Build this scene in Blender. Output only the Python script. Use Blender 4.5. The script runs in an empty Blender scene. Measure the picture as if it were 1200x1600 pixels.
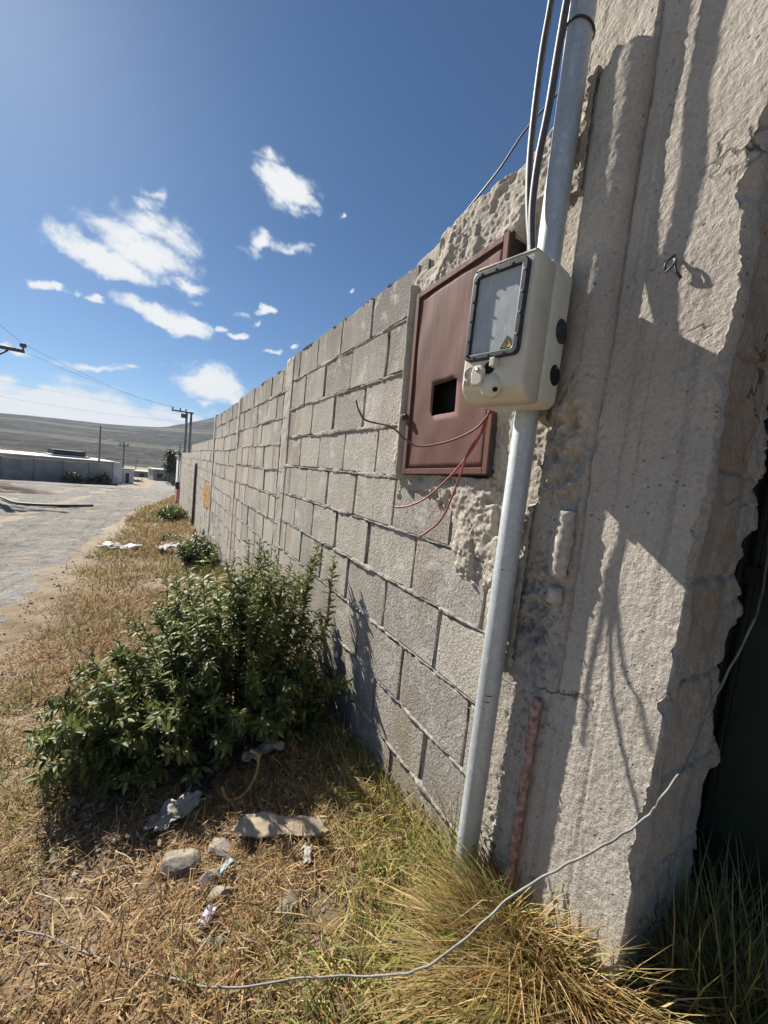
import bpy, bmesh, math, random
import numpy as np
from mathutils import Vector, Matrix
random.seed(7)
rng = np.random.default_rng(11)
sc = bpy.context.scene
COL = sc.collection
PI = math.pi

# ------------------------------------------------------------------ camera
# origin = the eye, +Y along the block wall, +X towards the wall, +Z up
RM = np.array([[.861028, -.046093, -.506464], [-.497362, .131487, -.857521], [.106119, .990246, .090289]])
FOC = 600.0
cam = bpy.data.cameras.new('camera')
cam.sensor_fit = 'HORIZONTAL'; cam.sensor_width = 36.0; cam.lens = 18.0
cam.clip_start = .02; cam.clip_end = 6000
cob = bpy.data.objects.new('camera', cam); COL.objects.link(cob)
cob.matrix_world = Matrix([list(RM[i]) + [0] for i in range(3)] + [[0, 0, 0, 1]])
sc.camera = cob

SUN = np.array([-.27568, .74600, .60620])
sun = bpy.data.lights.new('sun', 'SUN'); sun.energy = 5.0; sun.angle = math.radians(.5); sun.color = (1, .94, .84)
sob = bpy.data.objects.new('sun', sun); COL.objects.link(sob)
sob.rotation_euler = Vector(SUN).to_track_quat('Z', 'Y').to_euler()

sc.view_settings.view_transform = 'Standard'
sc.view_settings.look = 'None'
sc.view_settings.exposure = 0.95
sc.view_settings.gamma = 1.0
sc.view_settings.use_curve_mapping = False
sc.cycles.max_bounces = 8
sc.cycles.transparent_max_bounces = 12
SKY_STRENGTH = .05


def ray(px, py):
    return RM @ np.array([px - 600., -(py - 800.), -FOC])


def atx(px, py, X):
    r = ray(px, py); return Vector(r * X / r[0])


def aty(px, py, Y):
    r = ray(px, py); return Vector(r * Y / r[1])


ZY = [-60, -3, 7.2, 16, 25, 50, 60, 150, 400, 3000]
ZZ = [-.9, -.93, -1.83, -2.15, -2.75, -4.0, -4.3, -7, -9, -9]


def zg(y):
    return np.interp(y, ZY, ZZ)


def gp(px, py, up=0.):
    r = ray(px, py); r = r / np.linalg.norm(r); t = .2
    while t < 500:
        P = r * t
        if P[2] < zg(P[1]) + up: break
        t *= 1.002
    return Vector(P)


# ------------------------------------------------------------------ noise
def _h(ix, iy, s):
    n = (ix.astype(np.int64) * 374761393 + iy.astype(np.int64) * 668265263 + s * 974711) & 0x7fffffff
    n = ((n ^ (n >> 13)) * 1274126177) & 0x7fffffff
    return ((n ^ (n >> 16)) & 0xffff) / 65535.0


def vn(x, y, s=0):
    x = np.asarray(x, float); y = np.asarray(y, float)
    ix = np.floor(x); iy = np.floor(y); fx = x - ix; fy = y - iy
    fx = fx * fx * (3 - 2 * fx); fy = fy * fy * (3 - 2 * fy)
    a = _h(ix, iy, s); b = _h(ix + 1, iy, s); c = _h(ix, iy + 1, s); d = _h(ix + 1, iy + 1, s)
    return (a * (1 - fx) + b * fx) * (1 - fy) + (c * (1 - fx) + d * fx) * fy


def fbm(x, y, s=0, o=4, g=.5):
    t = 0; a = 1; n = 0
    for i in range(o):
        t = t + a * (vn(x * 2 ** i, y * 2 ** i, s + i * 17) * 2 - 1); n += a; a *= g
    return t / n


def sst(a, b, x):
    t = np.clip((x - a) / (b - a), 0, 1); return t * t * (3 - 2 * t)


# ------------------------------------------------------------------ world: sky and clouds
world = bpy.data.worlds.new('World'); sc.world = world; world.use_nodes = True
wt = world.node_tree; wt.nodes.clear()


def wn(t, **k):
    n = wt.nodes.new(t)
    for a, b in k.items(): setattr(n, a, b)
    return n


def wl(a, b): wt.links.new(a, b)


wout = wn('ShaderNodeOutputWorld')
sky = wn('ShaderNodeTexSky', sky_type='NISHITA', sun_disc=False, altitude=2600, air_density=1.0, dust_density=1.8, ozone_density=3.2)
sky.sun_elevation = math.asin(SUN[2]); sky.sun_rotation = math.atan2(SUN[0], SUN[1])
bg = wn('ShaderNodeBackground'); bg.inputs[1].default_value = SKY_STRENGTH
hsv = wn('ShaderNodeHueSaturation'); hsv.inputs['Saturation'].default_value = 1.12; wl(sky.outputs[0], hsv.inputs['Color'])
tin = wn('ShaderNodeMix', data_type='RGBA', blend_type='MULTIPLY'); tin.inputs[0].default_value = 1.; wl(hsv.outputs[0], tin.inputs[6]); tin.inputs[7].default_value = (.78, .93, .97, 1)
wl(tin.outputs[2], bg.inputs[0])
bgc = wn('ShaderNodeBackground'); bgc.inputs[1].default_value = 1.0
tc = wn('ShaderNodeTexCoord'); sep = wn('ShaderNodeSeparateXYZ'); wl(tc.outputs['Generated'], sep.inputs[0])


def wm(op, a, b=None, clamp=False):
    n = wn('ShaderNodeMath', operation=op, use_clamp=clamp)
    for i, v in enumerate((a, b)):
        if v is None: continue
        if isinstance(v, (int, float)): n.inputs[i].default_value = v
        else: wl(v, n.inputs[i])
    return n.outputs[0]


ymax = wm('MAXIMUM', sep.outputs[1], .02)
qx = wm('DIVIDE', sep.outputs[0], ymax); qz = wm('DIVIDE', sep.outputs[2], ymax)
cq = wn('ShaderNodeCombineXYZ'); wl(qx, cq.inputs[0]); wl(qz, cq.inputs[1])
front = wm('GREATER_THAN', sep.outputs[1], .03)
wob = wn('ShaderNodeTexNoise', noise_dimensions='2D'); wob.inputs['Scale'].default_value = 11.0; wob.inputs['Detail'].default_value = 5; wob.inputs['Roughness'].default_value = .6
wl(cq.outputs[0], wob.inputs['Vector'])
wsub = wn('ShaderNodeVectorMath', operation='SUBTRACT'); wl(wob.outputs['Color'], wsub.inputs[0]); wsub.inputs[1].default_value = (.5, .5, .5)
wsc = wn('ShaderNodeVectorMath', operation='MULTIPLY'); wl(wsub.outputs[0], wsc.inputs[0]); wsc.inputs[1].default_value = (.10, .055, 0)
cqw = wn('ShaderNodeVectorMath', operation='ADD'); wl(cq.outputs[0], cqw.inputs[0]); wl(wsc.outputs[0], cqw.inputs[1])
# cloud banks of this sky: place in the photograph, half lengths, tilt, thickness
CL = [(455, 298, 64, 38, 30, 1.), (428, 250, 34, 20, 40, .45), (405, 378, 34, 28, 10, .75), (452, 388, 58, 16, 5, .5), (490, 383, 18, 14, 0, .4),
      (155, 398, 112, 30, 24, 1.), (225, 392, 112, 32, 26, .85), (250, 360, 80, 36, 28, .65), (235, 325, 36, 30, 30, .5), (293, 448, 44, 18, 18, .85),
      (262, 497, 82, 20, 21, 1.), (75, 450, 28, 10, 15, .8), (152, 472, 20, 9, 10, .8), (118, 463, 22, 7, 12, .4), (418, 487, 24, 10, 4, .85), (372, 490, 30, 10, 0, .4), (376, 524, 19, 9, 4, .85), (345, 515, 14, 7, 0, .5),
      (330, 602, 76, 36, 16, 1.), (372, 622, 26, 24, 30, .8), (433, 551, 22, 7, -4, .7), (464, 547, 10, 6, 0, .8),
      (60, 640, 280, 48, 9, 1.1), (210, 662, 120, 17, 6, .8), (0, 596, 36, 14, 0, .8), (150, 574, 76, 10, 3, .5), (205, 572, 30, 9, 10, .5), (150, 605, 200, 14, 10, .32), (12, 546, 40, 12, 10, .8), (285, 650, 90, 18, 4, .6), (100, 372, 60, 9, 20, .45), (300, 470, 26, 8, 12, .5), (360, 465, 16, 8, 0, .45), (535, 340, 9, 7, 0, .5), (552, 453, 7, 5, 0, .5), (240, 300, 22, 18, 40, .55), (55, 640, 150, 34, 9, 1.2), (400, 505, 14, 6, 0, .4), (320, 630, 40, 10, 10, .6), (45, 345, 60, 12, 25, .28)]


def qof(px, py):
    r = ray(px, py); return np.array([r[0] / r[1], r[2] / r[1]])


mask = None
for (px, py, a, b, ang, amp) in CL:
    c0 = qof(px, py); J = np.stack([(qof(px + 1, py) - c0), (qof(px, py + 1) - c0)], 1)
    t = math.radians(ang); Rr = np.array([[math.cos(t), -math.sin(t)], [math.sin(t), math.cos(t)]])
    U, S, _ = np.linalg.svd(J @ Rr @ np.diag([a * 1.25, b * 1.2]))
    if np.linalg.det(U) < 0: U[:, 1] *= -1
    mp = wn('ShaderNodeMapping', vector_type='TEXTURE')
    mp.inputs['Location'].default_value = (c0[0], c0[1], 0)
    mp.inputs['Rotation'].default_value = (0, 0, math.atan2(U[1, 0], U[0, 0]))
    mp.inputs['Scale'].default_value = (S[0], S[1], 1)
    wl(cqw.outputs[0], mp.inputs[0])
    ln = wn('ShaderNodeVectorMath', operation='LENGTH'); wl(mp.outputs[0], ln.inputs[0])
    m = wm('MULTIPLY', wm('SUBTRACT', 1.0, ln.outputs['Value'], True), amp)
    mask = m if mask is None else wm('MAXIMUM', mask, m)
# streaky, billowing detail
mpn = wn('ShaderNodeMapping'); mpn.inputs['Rotation'].default_value = (0, 0, .42); mpn.inputs['Scale'].default_value = (7, 12, 1)
wl(cq.outputs[0], mpn.inputs[0])
nz = wn('ShaderNodeTexNoise', noise_dimensions='2D'); nz.inputs['Scale'].default_value = 1.0; nz.inputs['Detail'].default_value = 9; nz.inputs['Roughness'].default_value = .62; nz.inputs['Distortion'].default_value = .35
wl(mpn.outputs[0], nz.inputs['Vector'])
nz2 = wn('ShaderNodeTexNoise', noise_dimensions='2D'); nz2.inputs['Scale'].default_value = 26.0; nz2.inputs['Detail'].default_value = 7; nz2.inputs['Roughness'].default_value = .65
wl(cq.outputs[0], nz2.inputs['Vector'])
nn = wm('ADD', wm('MULTIPLY', wm('SUBTRACT', nz.outputs[0], .5), 1.45), wm('MULTIPLY', wm('SUBTRACT', nz2.outputs[0], .5), .55))
dn = wm('ADD', wm('MULTIPLY', mask, 1.25), wm('MULTIPLY', nn, wm('ADD', .34, wm('MULTIPLY', mask, 1.5))))
mr = wn('ShaderNodeMapRange', interpolation_type='SMOOTHSTEP'); wl(dn, mr.inputs[0])
mr.inputs['From Min'].default_value = .20; mr.inputs['From Max'].default_value = .66
fac = wm('MULTIPLY', wm('MULTIPLY', mr.outputs[0], front), .96)
cr = wn('ShaderNodeValToRGB'); wl(wm('ADD', dn, wm('MULTIPLY', nn, -.5)), cr.inputs[0])
cr.color_ramp.elements[0].position = .2; cr.color_ramp.elements[0].color = (.33, .39, .46, 1)
cr.color_ramp.elements[1].position = .75; cr.color_ramp.elements[1].color = (.49, .49, .485, 1)
wl(cr.outputs[0], bgc.inputs[0])
mx = wn('ShaderNodeMixShader'); wl(fac, mx.inputs[0]); wl(bg.outputs[0], mx.inputs[1]); wl(bgc.outputs[0], mx.inputs[2])
wl(mx.outputs[0], wout.inputs[0])


# ------------------------------------------------------------------ materials
class NT:
    def __init__(s, name):
        s.m = bpy.data.materials.new(name); s.m.use_nodes = True; s.t = s.m.node_tree
        s.b = s.t.nodes['Principled BSDF']; s.pos = None

    def n(s, t, **k):
        n = s.t.nodes.new(t)
        for a, b in k.items(): setattr(n, a, b)
        return n

    def l(s, a, b): s.t.links.new(a, b)

    def P(s):
        if s.pos is None: s.pos = s.n('ShaderNodeNewGeometry').outputs['Position']
        return s.pos

    def noise(s, scale, detail=4, rough=.55, vec=None, stretch=None, dist=0.):
        v = vec or s.P()
        if stretch:
            mp = s.n('ShaderNodeMapping'); mp.inputs['Scale'].default_value = stretch; s.l(v, mp.inputs[0]); v = mp.outputs[0]
        n = s.n('ShaderNodeTexNoise'); n.inputs['Scale'].default_value = scale; n.inputs['Detail'].default_value = detail; n.inputs['Roughness'].default_value = rough; n.inputs['Distortion'].default_value = dist
        s.l(v, n.inputs['Vector']); return n.outputs['Fac']

    def voro(s, scale, feature='F1', out='Distance', vec=None):
        n = s.n('ShaderNodeTexVoronoi', feature=feature); n.inputs['Scale'].default_value = scale
        s.l(vec or s.P(), n.inputs['Vector']); return n.outputs[out]

    def ramp(s, f, stops, mode='LINEAR'):
        r = s.n('ShaderNodeValToRGB'); r.color_ramp.interpolation = mode
        el = r.color_ramp.elements
        while len(el) < len(stops): el.new(.5)
        for e_, (p, c) in zip(el, stops):
            e_.position = p; e_.color = (c, c, c, 1) if isinstance(c, (int, float)) else (*c, 1)
        s.l(f, r.inputs[0]); return r.outputs[0]

    def mix(s, a, b, f, mode='MIX'):
        n = s.n('ShaderNodeMix', data_type='RGBA', blend_type=mode)
        for v, i in ((f, 0), (a, 6), (b, 7)):
            if isinstance(v, (int, float)): n.inputs[i].default_value = v
            elif isinstance(v, tuple): n.inputs[i].default_value = (*v, 1)
            else: s.l(v, n.inputs[i])
        return n.outputs[2]

    def math(s, op, a, b=0., clamp=False):
        n = s.n('ShaderNodeMath', operation=op, use_clamp=clamp)
        for i, v in enumerate((a, b)):
            if isinstance(v, (int, float)): n.inputs[i].default_value = v
            else: s.l(v, n.inputs[i])
        return n.outputs[0]

    def attr(s, name, out='Color'): return s.n('ShaderNodeAttribute', attribute_name=name).outputs[out]

    def orand(s): return s.n('ShaderNodeObjectInfo').outputs['Random']

    def set(s, color=None, rough=None, metal=None, spec=None):
        for k, v in (('Base Color', color), ('Roughness', rough), ('Metallic', metal), ('Specular IOR Level', spec)):
            if v is None: continue
            if isinstance(v, (int, float)): s.b.inputs[k].default_value = v
            elif isinstance(v, tuple): s.b.inputs[k].default_value = (*v, 1)
            else: s.l(v, s.b.inputs[k])
        return s

    def bump(s, h, strength=.5, dist=.01):
        n = s.n('ShaderNodeBump'); n.inputs['Strength'].default_value = strength; n.inputs['Distance'].default_value = dist
        s.l(h, n.inputs['Height'])
        prev = s.b.inputs['Normal']
        if prev.is_linked: s.l(prev.links[0].from_socket, n.inputs['Normal'])
        s.l(n.outputs[0], s.b.inputs['Normal']); return s


def simple(name, c, rough=.6, metal=0., var=.25, scale=30, bump=.1, bd=.003, spec=.5):
    m = NT(name); f = m.noise(scale, 5, .6)
    col = m.mix(tuple(x * (1 - var) for x in c), tuple(min(1, x * (1 + var)) for x in c), m.ramp(f, [(.3, 0.), (.7, 1.)]))
    m.set(col, rough, metal, spec).bump(f, bump, bd)
    return m.m


# pumice blocks
m = NT('pumice_block')
big = m.noise(3.2, 3); fine = m.noise(95, 5, .72); grit = m.voro(120); mid = m.noise(48, 5, .7)
tone = m.mix((.40, .365, .315), (.52, .475, .41), m.ramp(big, [(.3, 0.), (.7, 1.)]))
tone = m.mix(tone, (.24, .23, .22), m.math('MULTIPLY', m.ramp(m.orand(), [(.0, 1.), (.5, 0.)]), .6))
tone = m.mix(tone, (.52, .475, .40), m.math('MULTIPLY', m.ramp(m.orand(), [(.65, 0.), (1., 1.)]), .3))
tone = m.mix(tone, (.62, .585, .53), m.math('MULTIPLY', m.ramp(fine, [(.5, 0.), (.66, 1.)]), .75))
tone = m.mix(tone, (.15, .14, .125), m.math('MULTIPLY', m.ramp(fine, [(.34, 1.), (.44, 0.)]), .75))
tone = m.mix(tone, (.12, .11, .10), m.ramp(mid, [(.29, 1.), (.37, 0.)]))
tone = m.mix(tone, (.33, .27, .20), m.math('MULTIPLY', m.ramp(m.noise(5, 3, .5, stretch=(1, 1, .22)), [(.50, 0.), (.68, 1.)]), .65))
zz_ = m.n('ShaderNodeSeparateXYZ'); m.l(m.P(), zz_.inputs[0])
wz = m.math('ADD', zz_.outputs[2], m.math('MULTIPLY', m.math('SUBTRACT', m.noise(4, 4, .6), .5), .7))
wr = m.n('ShaderNodeMapRange'); m.l(wz, wr.inputs[0]); wr.inputs[1].default_value = .30; wr.inputs[2].default_value = .85
tone = m.mix(tone, (.17, .165, .16), m.math('MULTIPLY', wr.outputs[0], .55))
dz_ = m.math('ADD', m.math('ADD', zz_.outputs[2], 1.18), m.math('MULTIPLY', zz_.outputs[1], .09))
dz_ = m.math('ADD', dz_, m.math('MULTIPLY', m.math('SUBTRACT', m.noise(9, 5, .7), .5), .55))
dr_ = m.n('ShaderNodeMapRange'); m.l(dz_, dr_.inputs[0]); dr_.inputs[1].default_value = .36; dr_.inputs[2].default_value = .02
tone = m.mix(tone, (.25, .19, .13), m.math('MULTIPLY', dr_.outputs[0], .6))
tone = m.mix(tone, (.64, .60, .54), m.math('MULTIPLY', m.ramp(m.noise(7, 5, .7, dist=.6), [(.55, 0.), (.64, 1.)]), .6))
m.set(tone, .95, 0, .15).bump(mid, .9, .010).bump(fine, 1., .007).bump(grit, .5, .004)
M_BLOCK = m.m

m = NT('mortar')
a = m.noise(40, 6, .7); b = m.noise(6, 3)
tone = m.mix((.27, .245, .21), (.44, .40, .345), m.ramp(b, [(.3, 0.), (.7, 1.)]))
tone = m.mix(tone, (.55, .51, .45), m.math('MULTIPLY', m.ramp(a, [(.5, 0.), (.72, 1.)]), .55))
tone = m.mix(tone, (.15, .135, .12), m.math('MULTIPLY', m.ramp(a, [(.3, 1.), (.42, 0.)]), .7))
m.set(tone, .96, 0, .12).bump(a, .7, .006).bump(m.noise(160, 3, .7), .4, .003)
M_MORTAR = m.m

m = NT('rough_plaster')
a = m.noise(30, 7, .72); b = m.noise(5, 3)
tone = m.mix((.36, .325, .275), (.50, .455, .385), m.ramp(b, [(.3, 0.), (.7, 1.)]))
tone = m.mix(tone, (.20, .17, .14), m.math('MULTIPLY', m.ramp(a, [(.3, 1.), (.45, 0.)]), .75))
tone = m.mix(tone, (.50, .40, .28), m.math('MULTIPLY', m.ramp(m.noise(9, 4, .6), [(.55, 0.), (.7, 1.)]), .45))
tone = m.mix(tone, (.62, .58, .52), m.math('MULTIPLY', m.ramp(m.noise(55, 5, .7), [(.56, 0.), (.7, 1.)]), .5))
m.set(tone, .95, 0, .12).bump(a, .6, .008).bump(m.noise(190, 3, .7), .4, .003)
M_PLASTER = m.m

m = NT('cast_concrete')
a = m.noise(110, 5, .7); b = m.noise(4.5, 4, .6); st = m.noise(3, 4, .6, stretch=(1, 1, .3)); md = m.noise(38, 5, .65)
tone = m.mix((.41, .37, .315), (.53, .48, .41), m.ramp(b, [(.3, 0.), (.7, 1.)]))
tone = m.mix(tone, (.30, .28, .26), m.math('MULTIPLY', m.ramp(st, [(.45, 0.), (.66, 1.)]), .6))
vs_ = m.noise(30, 5, .65, stretch=(1, 1, .03))
tone = m.mix(tone, (.26, .235, .205), m.math('MULTIPLY', m.ramp(vs_, [(.52, 0.), (.66, 1.)]), .55))
tone = m.mix(tone, (.60, .55, .485), m.math('MULTIPLY', m.ramp(a, [(.5, 0.), (.68, 1.)]), .6))
tone = m.mix(tone, (.24, .21, .185), m.math('MULTIPLY', m.ramp(a, [(.32, 1.), (.43, 0.)]), .5))
tone = m.mix(tone, (.27, .24, .21), m.math('MULTIPLY', m.ramp(md, [(.32, 1.), (.42, 0.)]), .45))
pits = m.ramp(m.voro(48), [(.07, 1.), (.17, 0.)]); pm = m.ramp(m.noise(9, 3), [(.47, 0.), (.58, 1.)])
pit = m.math('MULTIPLY', pits, pm)
tone = m.mix(tone, (.10, .09, .08), m.math('MULTIPLY', pit, .85))
tone = m.mix(tone, (.16, .17, .19), m.math('MULTIPLY', m.attr('stain', 'Fac'), m.ramp(m.noise(22, 5, .7), [(.38, 0.), (.62, .8)])))
tone = m.mix(tone, (.33, .24, .165), m.math('MULTIPLY', m.attr('clay', 'Fac'), m.ramp(m.noise(12, 4, .7), [(.3, .2), (.6, .85)])))
wob = m.n('ShaderNodeVectorMath', operation='ADD'); nzc = m.n('ShaderNodeTexNoise'); nzc.inputs['Scale'].default_value = 9; nzc.inputs['Detail'].default_value = 5
m.l(m.P(), nzc.inputs['Vector']); scl = m.n('ShaderNodeVectorMath', operation='SCALE'); scl.inputs['Scale'].default_value = .12
m.l(nzc.outputs['Color'], scl.inputs[0]); m.l(m.P(), wob.inputs[0]); m.l(scl.outputs[0], wob.inputs[1])
crk = m.ramp(m.voro(4.2, 'DISTANCE_TO_EDGE', vec=wob.outputs[0]), [(.004, 1.), (.012, 0.)])
crk = m.math('MULTIPLY', crk, m.ramp(m.noise(3.1, 2), [(.52, 0.), (.58, 1.)]))
tone = m.mix(tone, (.08, .07, .06), m.math('MULTIPLY', crk, .8))
m.set(tone, .93, 0, .15).bump(md, .7, .008).bump(a, .95, .005).bump(m.math('SUBTRACT', 1., pit), .7, .004).bump(m.math('SUBTRACT', 1., crk), .8, .004)
M_CONC = m.m

m = NT('galvanised_steel')
v = m.voro(140, out='Color'); f = m.noise(14, 5, .65, stretch=(1, 1, .25))
col = m.mix((.42, .46, .48), (.62, .65, .66), m.ramp(f, [(.3, 0.), (.7, 1.)]))
col = m.mix(col, (.33, .37, .40), m.math('MULTIPLY', m.ramp(v, [(.3, 1.), (.7, 0.)]), .3))
col = m.mix(col, (.75, .76, .75), m.math('MULTIPLY', m.ramp(m.noise(60, 5, .7, stretch=(1, 1, .4)), [(.58, 0.), (.66, 1.)]), .5))
m.set(col, m.ramp(f, [(.3, .5), (.7, .68)]), .45).bump(m.noise(120, 3), .12, .001)
M_GALV = m.m

m = NT('beige_plastic')
f = m.noise(18, 5, .6)
col = m.mix((.61, .57, .465), (.70, .66, .55), m.ramp(f, [(.3, 0.), (.7, 1.)]))
col = m.mix(col, (.36, .31, .24), m.math('MULTIPLY', m.ramp(m.noise(70, 6, .75), [(.60, 0.), (.72, 1.)]), .5))
m.set(col, .48, 0, .4).bump(m.noise(500, 2), .12, .0006)
M_BEIGE = m.m

m = NT('dark_grey_plastic'); f = m.noise(60, 5, .7)
m.set(m.mix((.018, .022, .028), (.07, .08, .09), m.ramp(f, [(.45, 0.), (.75, 1.)])), .5).bump(f, .1, .001)
M_FRAME = m.m

m = NT('scratched_clear_pane')
f = m.noise(45, 7, .75); g = m.noise(8, 4, .6, stretch=(1, 1, .35)); sc_ = m.noise(160, 3, .6, stretch=(1, 1, .06))
col = m.mix((.36, .40, .41), (.62, .65, .65), m.ramp(g, [(.3, 0.), (.72, 1.)]))
col = m.mix(col, (.70, .73, .74), m.math('MULTIPLY', m.ramp(f, [(.5, 0.), (.72, 1.)]), .5))
col = m.mix(col, (.78, .80, .80), m.math('MULTIPLY', m.ramp(sc_, [(.58, 0.), (.7, 1.)]), .45))
m.set(col, m.ramp(f, [(.3, .35), (.7, .65)]), 0, .4)
tr = m.n('ShaderNodeBsdfTransparent'); mxs = m.n('ShaderNodeMixShader'); mxs.inputs[0].default_value = .84
tr.inputs[0].default_value = (.8, .85, .87, 1)
m.l(tr.outputs[0], mxs.inputs[1]); m.l(m.b.outputs[0], mxs.inputs[2]); m.l(mxs.outputs[0], m.t.nodes['Material Output'].inputs[0])
M_PANE = m.m

m = NT('brown_painted_steel')
f = m.noise(7, 4, .6); st = m.noise(36, 5, .6, stretch=(1, 1, .06)); d = m.noise(160, 3, .6)
col = m.mix((.105, .046, .036), (.145, .068, .055), m.ramp(f, [(.3, 0.), (.7, 1.)]))
col = m.mix(col, (.185, .115, .085), m.math('MULTIPLY', m.ramp(st, [(.48, 0.), (.72, 1.)]), .4))
col = m.mix(col, (.09, .04, .032), m.math('MULTIPLY', m.ramp(m.noise(50, 6, .75), [(.62, 0.), (.72, 1.)]), .6))
m.set(col, m.ramp(st, [(.3, .68), (.7, .85)]), 0, .25).bump(m.noise(4, 2), .25, .012).bump(d, .06, .001)
M_BROWN = m.m
M_DARKSTEEL = simple('dark_steel_side', (.045, .042, .042), .6)
M_BLACK = simple('void_shade', (.006, .006, .006), .9, bump=0)  # near-black colour that paints the shade inside holes
M_CABLE = simple('grey_cable_sheath', (.085, .082, .085), .55, scale=60)
M_BLKWIRE = simple('black_wire', (.03, .03, .032), .5)
M_RED = simple('dull_red_insulation', (.30, .06, .045), .5, scale=50, var=.3)
M_DARKRED = simple('weathered_red_insulation', (.15, .055, .045), .6, scale=50, var=.3)
M_COPPER = simple('copper', (.45, .2, .1), .4, .8)
M_GREYWIRE = simple('pale_grey_wire', (.235, .225, .205), .6, scale=40)
M_SCREW = simple('screw_steel', (.55, .55, .55), .3, .9)
M_YELLOW = simple('yellow_sticker', (.68, .48, .06), .5, var=.1)
M_PRINT = simple('black_print', (.02, .02, .02), .6, var=.1, bump=0)
M_EMB = simple('beige_emboss', (.26, .235, .185), .5, var=.1, bump=0)
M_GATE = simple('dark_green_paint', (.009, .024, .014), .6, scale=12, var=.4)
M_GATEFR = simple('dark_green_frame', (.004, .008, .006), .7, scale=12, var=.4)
M_PIPE_OLD = simple('plaster_coated_conduit', (.44, .40, .34), .9, scale=60, var=.35, bump=.6, bd=.004)
m = NT('corroded_red_pipe'); f = m.noise(55, 5, .7)
m.set(m.ramp(f, [(.38, (.42, .36, .31)), (.5, (.33, .20, .17)), (.64, (.19, .07, .06))]), .8).bump(f, .7, .005)
M_PIPE_RED = m.m
M_DEBRIS_GREY = simple('dirty_grey_sack', (.30, .275, .24), .75, scale=14, var=.45, bump=.5, bd=.01)
M_CARD = simple('sun_bleached_cardboard', (.42, .34, .245), .85, scale=18, var=.22, bump=.3)
M_STRAP = simple('yellow_strap', (.42, .25, .07), .6, scale=20)
M_PURPLE = simple('lilac_wrapper', (.36, .33, .46), .5, scale=60, var=.35)
M_TEAL = simple('teal_scrap', (.24, .28, .27), .6, scale=60, var=.35)
M_WHITEBAG = simple('white_plastic', (.32, .305, .28), .6, scale=10, var=.25)
M_BLACKBAG = simple('black_plastic_bag', (.02, .02, .022), .6, scale=10)
m = NT('field_stone'); f = m.noise(26, 7, .7)
c = m.mix(m.ramp(f, [(.3, (.16, .135, .11)), (.55, (.28, .245, .205)), (.75, (.40, .36, .31))]), (.42, .39, .35), m.math('MULTIPLY', m.orand(), .3))
m.set(c, .92, 0, .15).bump(f, .6, .01)
M_STONE = m.m

# ground and road
m = NT('dry_soil'); f = m.noise(3.5, 6, .6); g = m.noise(60, 5, .7)
c = m.mix((.17, .12, .078), (.33, .26, .18), m.ramp(f, [(.35, 0.), (.7, 1.)]))
c = m.mix(c, (.09, .065, .045), m.math('MULTIPLY', m.ramp(g, [(.3, 1.), (.48, 0.)]), .75))
c = m.mix(c, (.36, .31, .24), m.math('MULTIPLY', m.ramp(m.noise(130, 4, .7), [(.55, 0.), (.7, 1.)]), .6))
far = m.n('ShaderNodeSeparateXYZ'); m.l(m.P(), far.inputs[0])
straw = m.ramp(m.noise(.7, 6, .65), [(.3, (.27, .215, .15)), (.55, (.35, .30, .23)), (.75, (.22, .19, .13))])
nearfac = m.n('ShaderNodeMapRange'); m.l(far.outputs[1], nearfac.inputs[0]); nearfac.inputs[1].default_value = 4; nearfac.inputs[2].default_value = 11
c = m.mix(c, straw, nearfac.outputs[0])
m.set(c, .96, 0, .1).bump(g, .7, .012).bump(m.noise(300, 3, .7), .4, .003)
M_SOIL = m.m
m = NT('gravel_road'); f = m.noise(1.1, 6, .65); g = m.noise(40, 5, .75); pb = m.voro(38)
c = m.mix((.42, .395, .36), (.60, .575, .53), m.ramp(f, [(.3, 0.), (.7, 1.)]))
c = m.mix(c, (.22, .20, .18), m.math('MULTIPLY', m.ramp(g, [(.32, 1.), (.47, 0.)]), .75))
c = m.mix(c, (.30, .275, .245), m.math('MULTIPLY', m.ramp(m.noise(1.5, 7, .72, stretch=(2.2, .35, 1), dist=1.), [(.5, 0.), (.62, 1.)]), .75))
c = m.mix(c, (.27, .25, .225), m.math('MULTIPLY', m.ramp(m.noise(6, 6, .75), [(.54, 0.), (.64, 1.)]), .7))
c = m.mix(c, (.68, .66, .62), m.math('MULTIPLY', m.ramp(g, [(.55, 0.), (.7, 1.)]), .6))
m.set(c, .96, 0, .1).bump(pb, .8, .04).bump(g, 1., .05).bump(m.noise(5, 5, .7), .8, .12)
M_ROAD = m.m
m = NT('scrub_hillside'); f = m.noise(.012, 8, .62); g = m.noise(.12, 5, .75)
hp = m.n('ShaderNodeSeparateXYZ'); m.l(m.P(), hp.inputs[0])
band = m.noise(.02, 4, .6, stretch=(.12, .12, 7.), dist=.4)
gl = m.noise(.03, 6, .65, stretch=(1., 1., .35), dist=.6)
c = m.mix((.07, .07, .06), (.15, .135, .115), m.ramp(f, [(.35, 0.), (.65, 1.)]))
c = m.mix(c, (.035, .042, .032), m.math('MULTIPLY', m.ramp(g, [(.44, 0.), (.56, 1.)]), .85))
c = m.mix(c, (.05, .052, .04), m.math('MULTIPLY', m.ramp(gl, [(.5, 0.), (.62, 1.)]), .7))
c = m.mix(c, (.27, .24, .19), m.math('MULTIPLY', m.ramp(band, [(.54, 0.), (.62, 1.)]), .6))
m.set(c, .97, 0, .05).bump(g, 1., 6.).bump(gl, 1., 14.)
M_HILL = m.m

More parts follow.
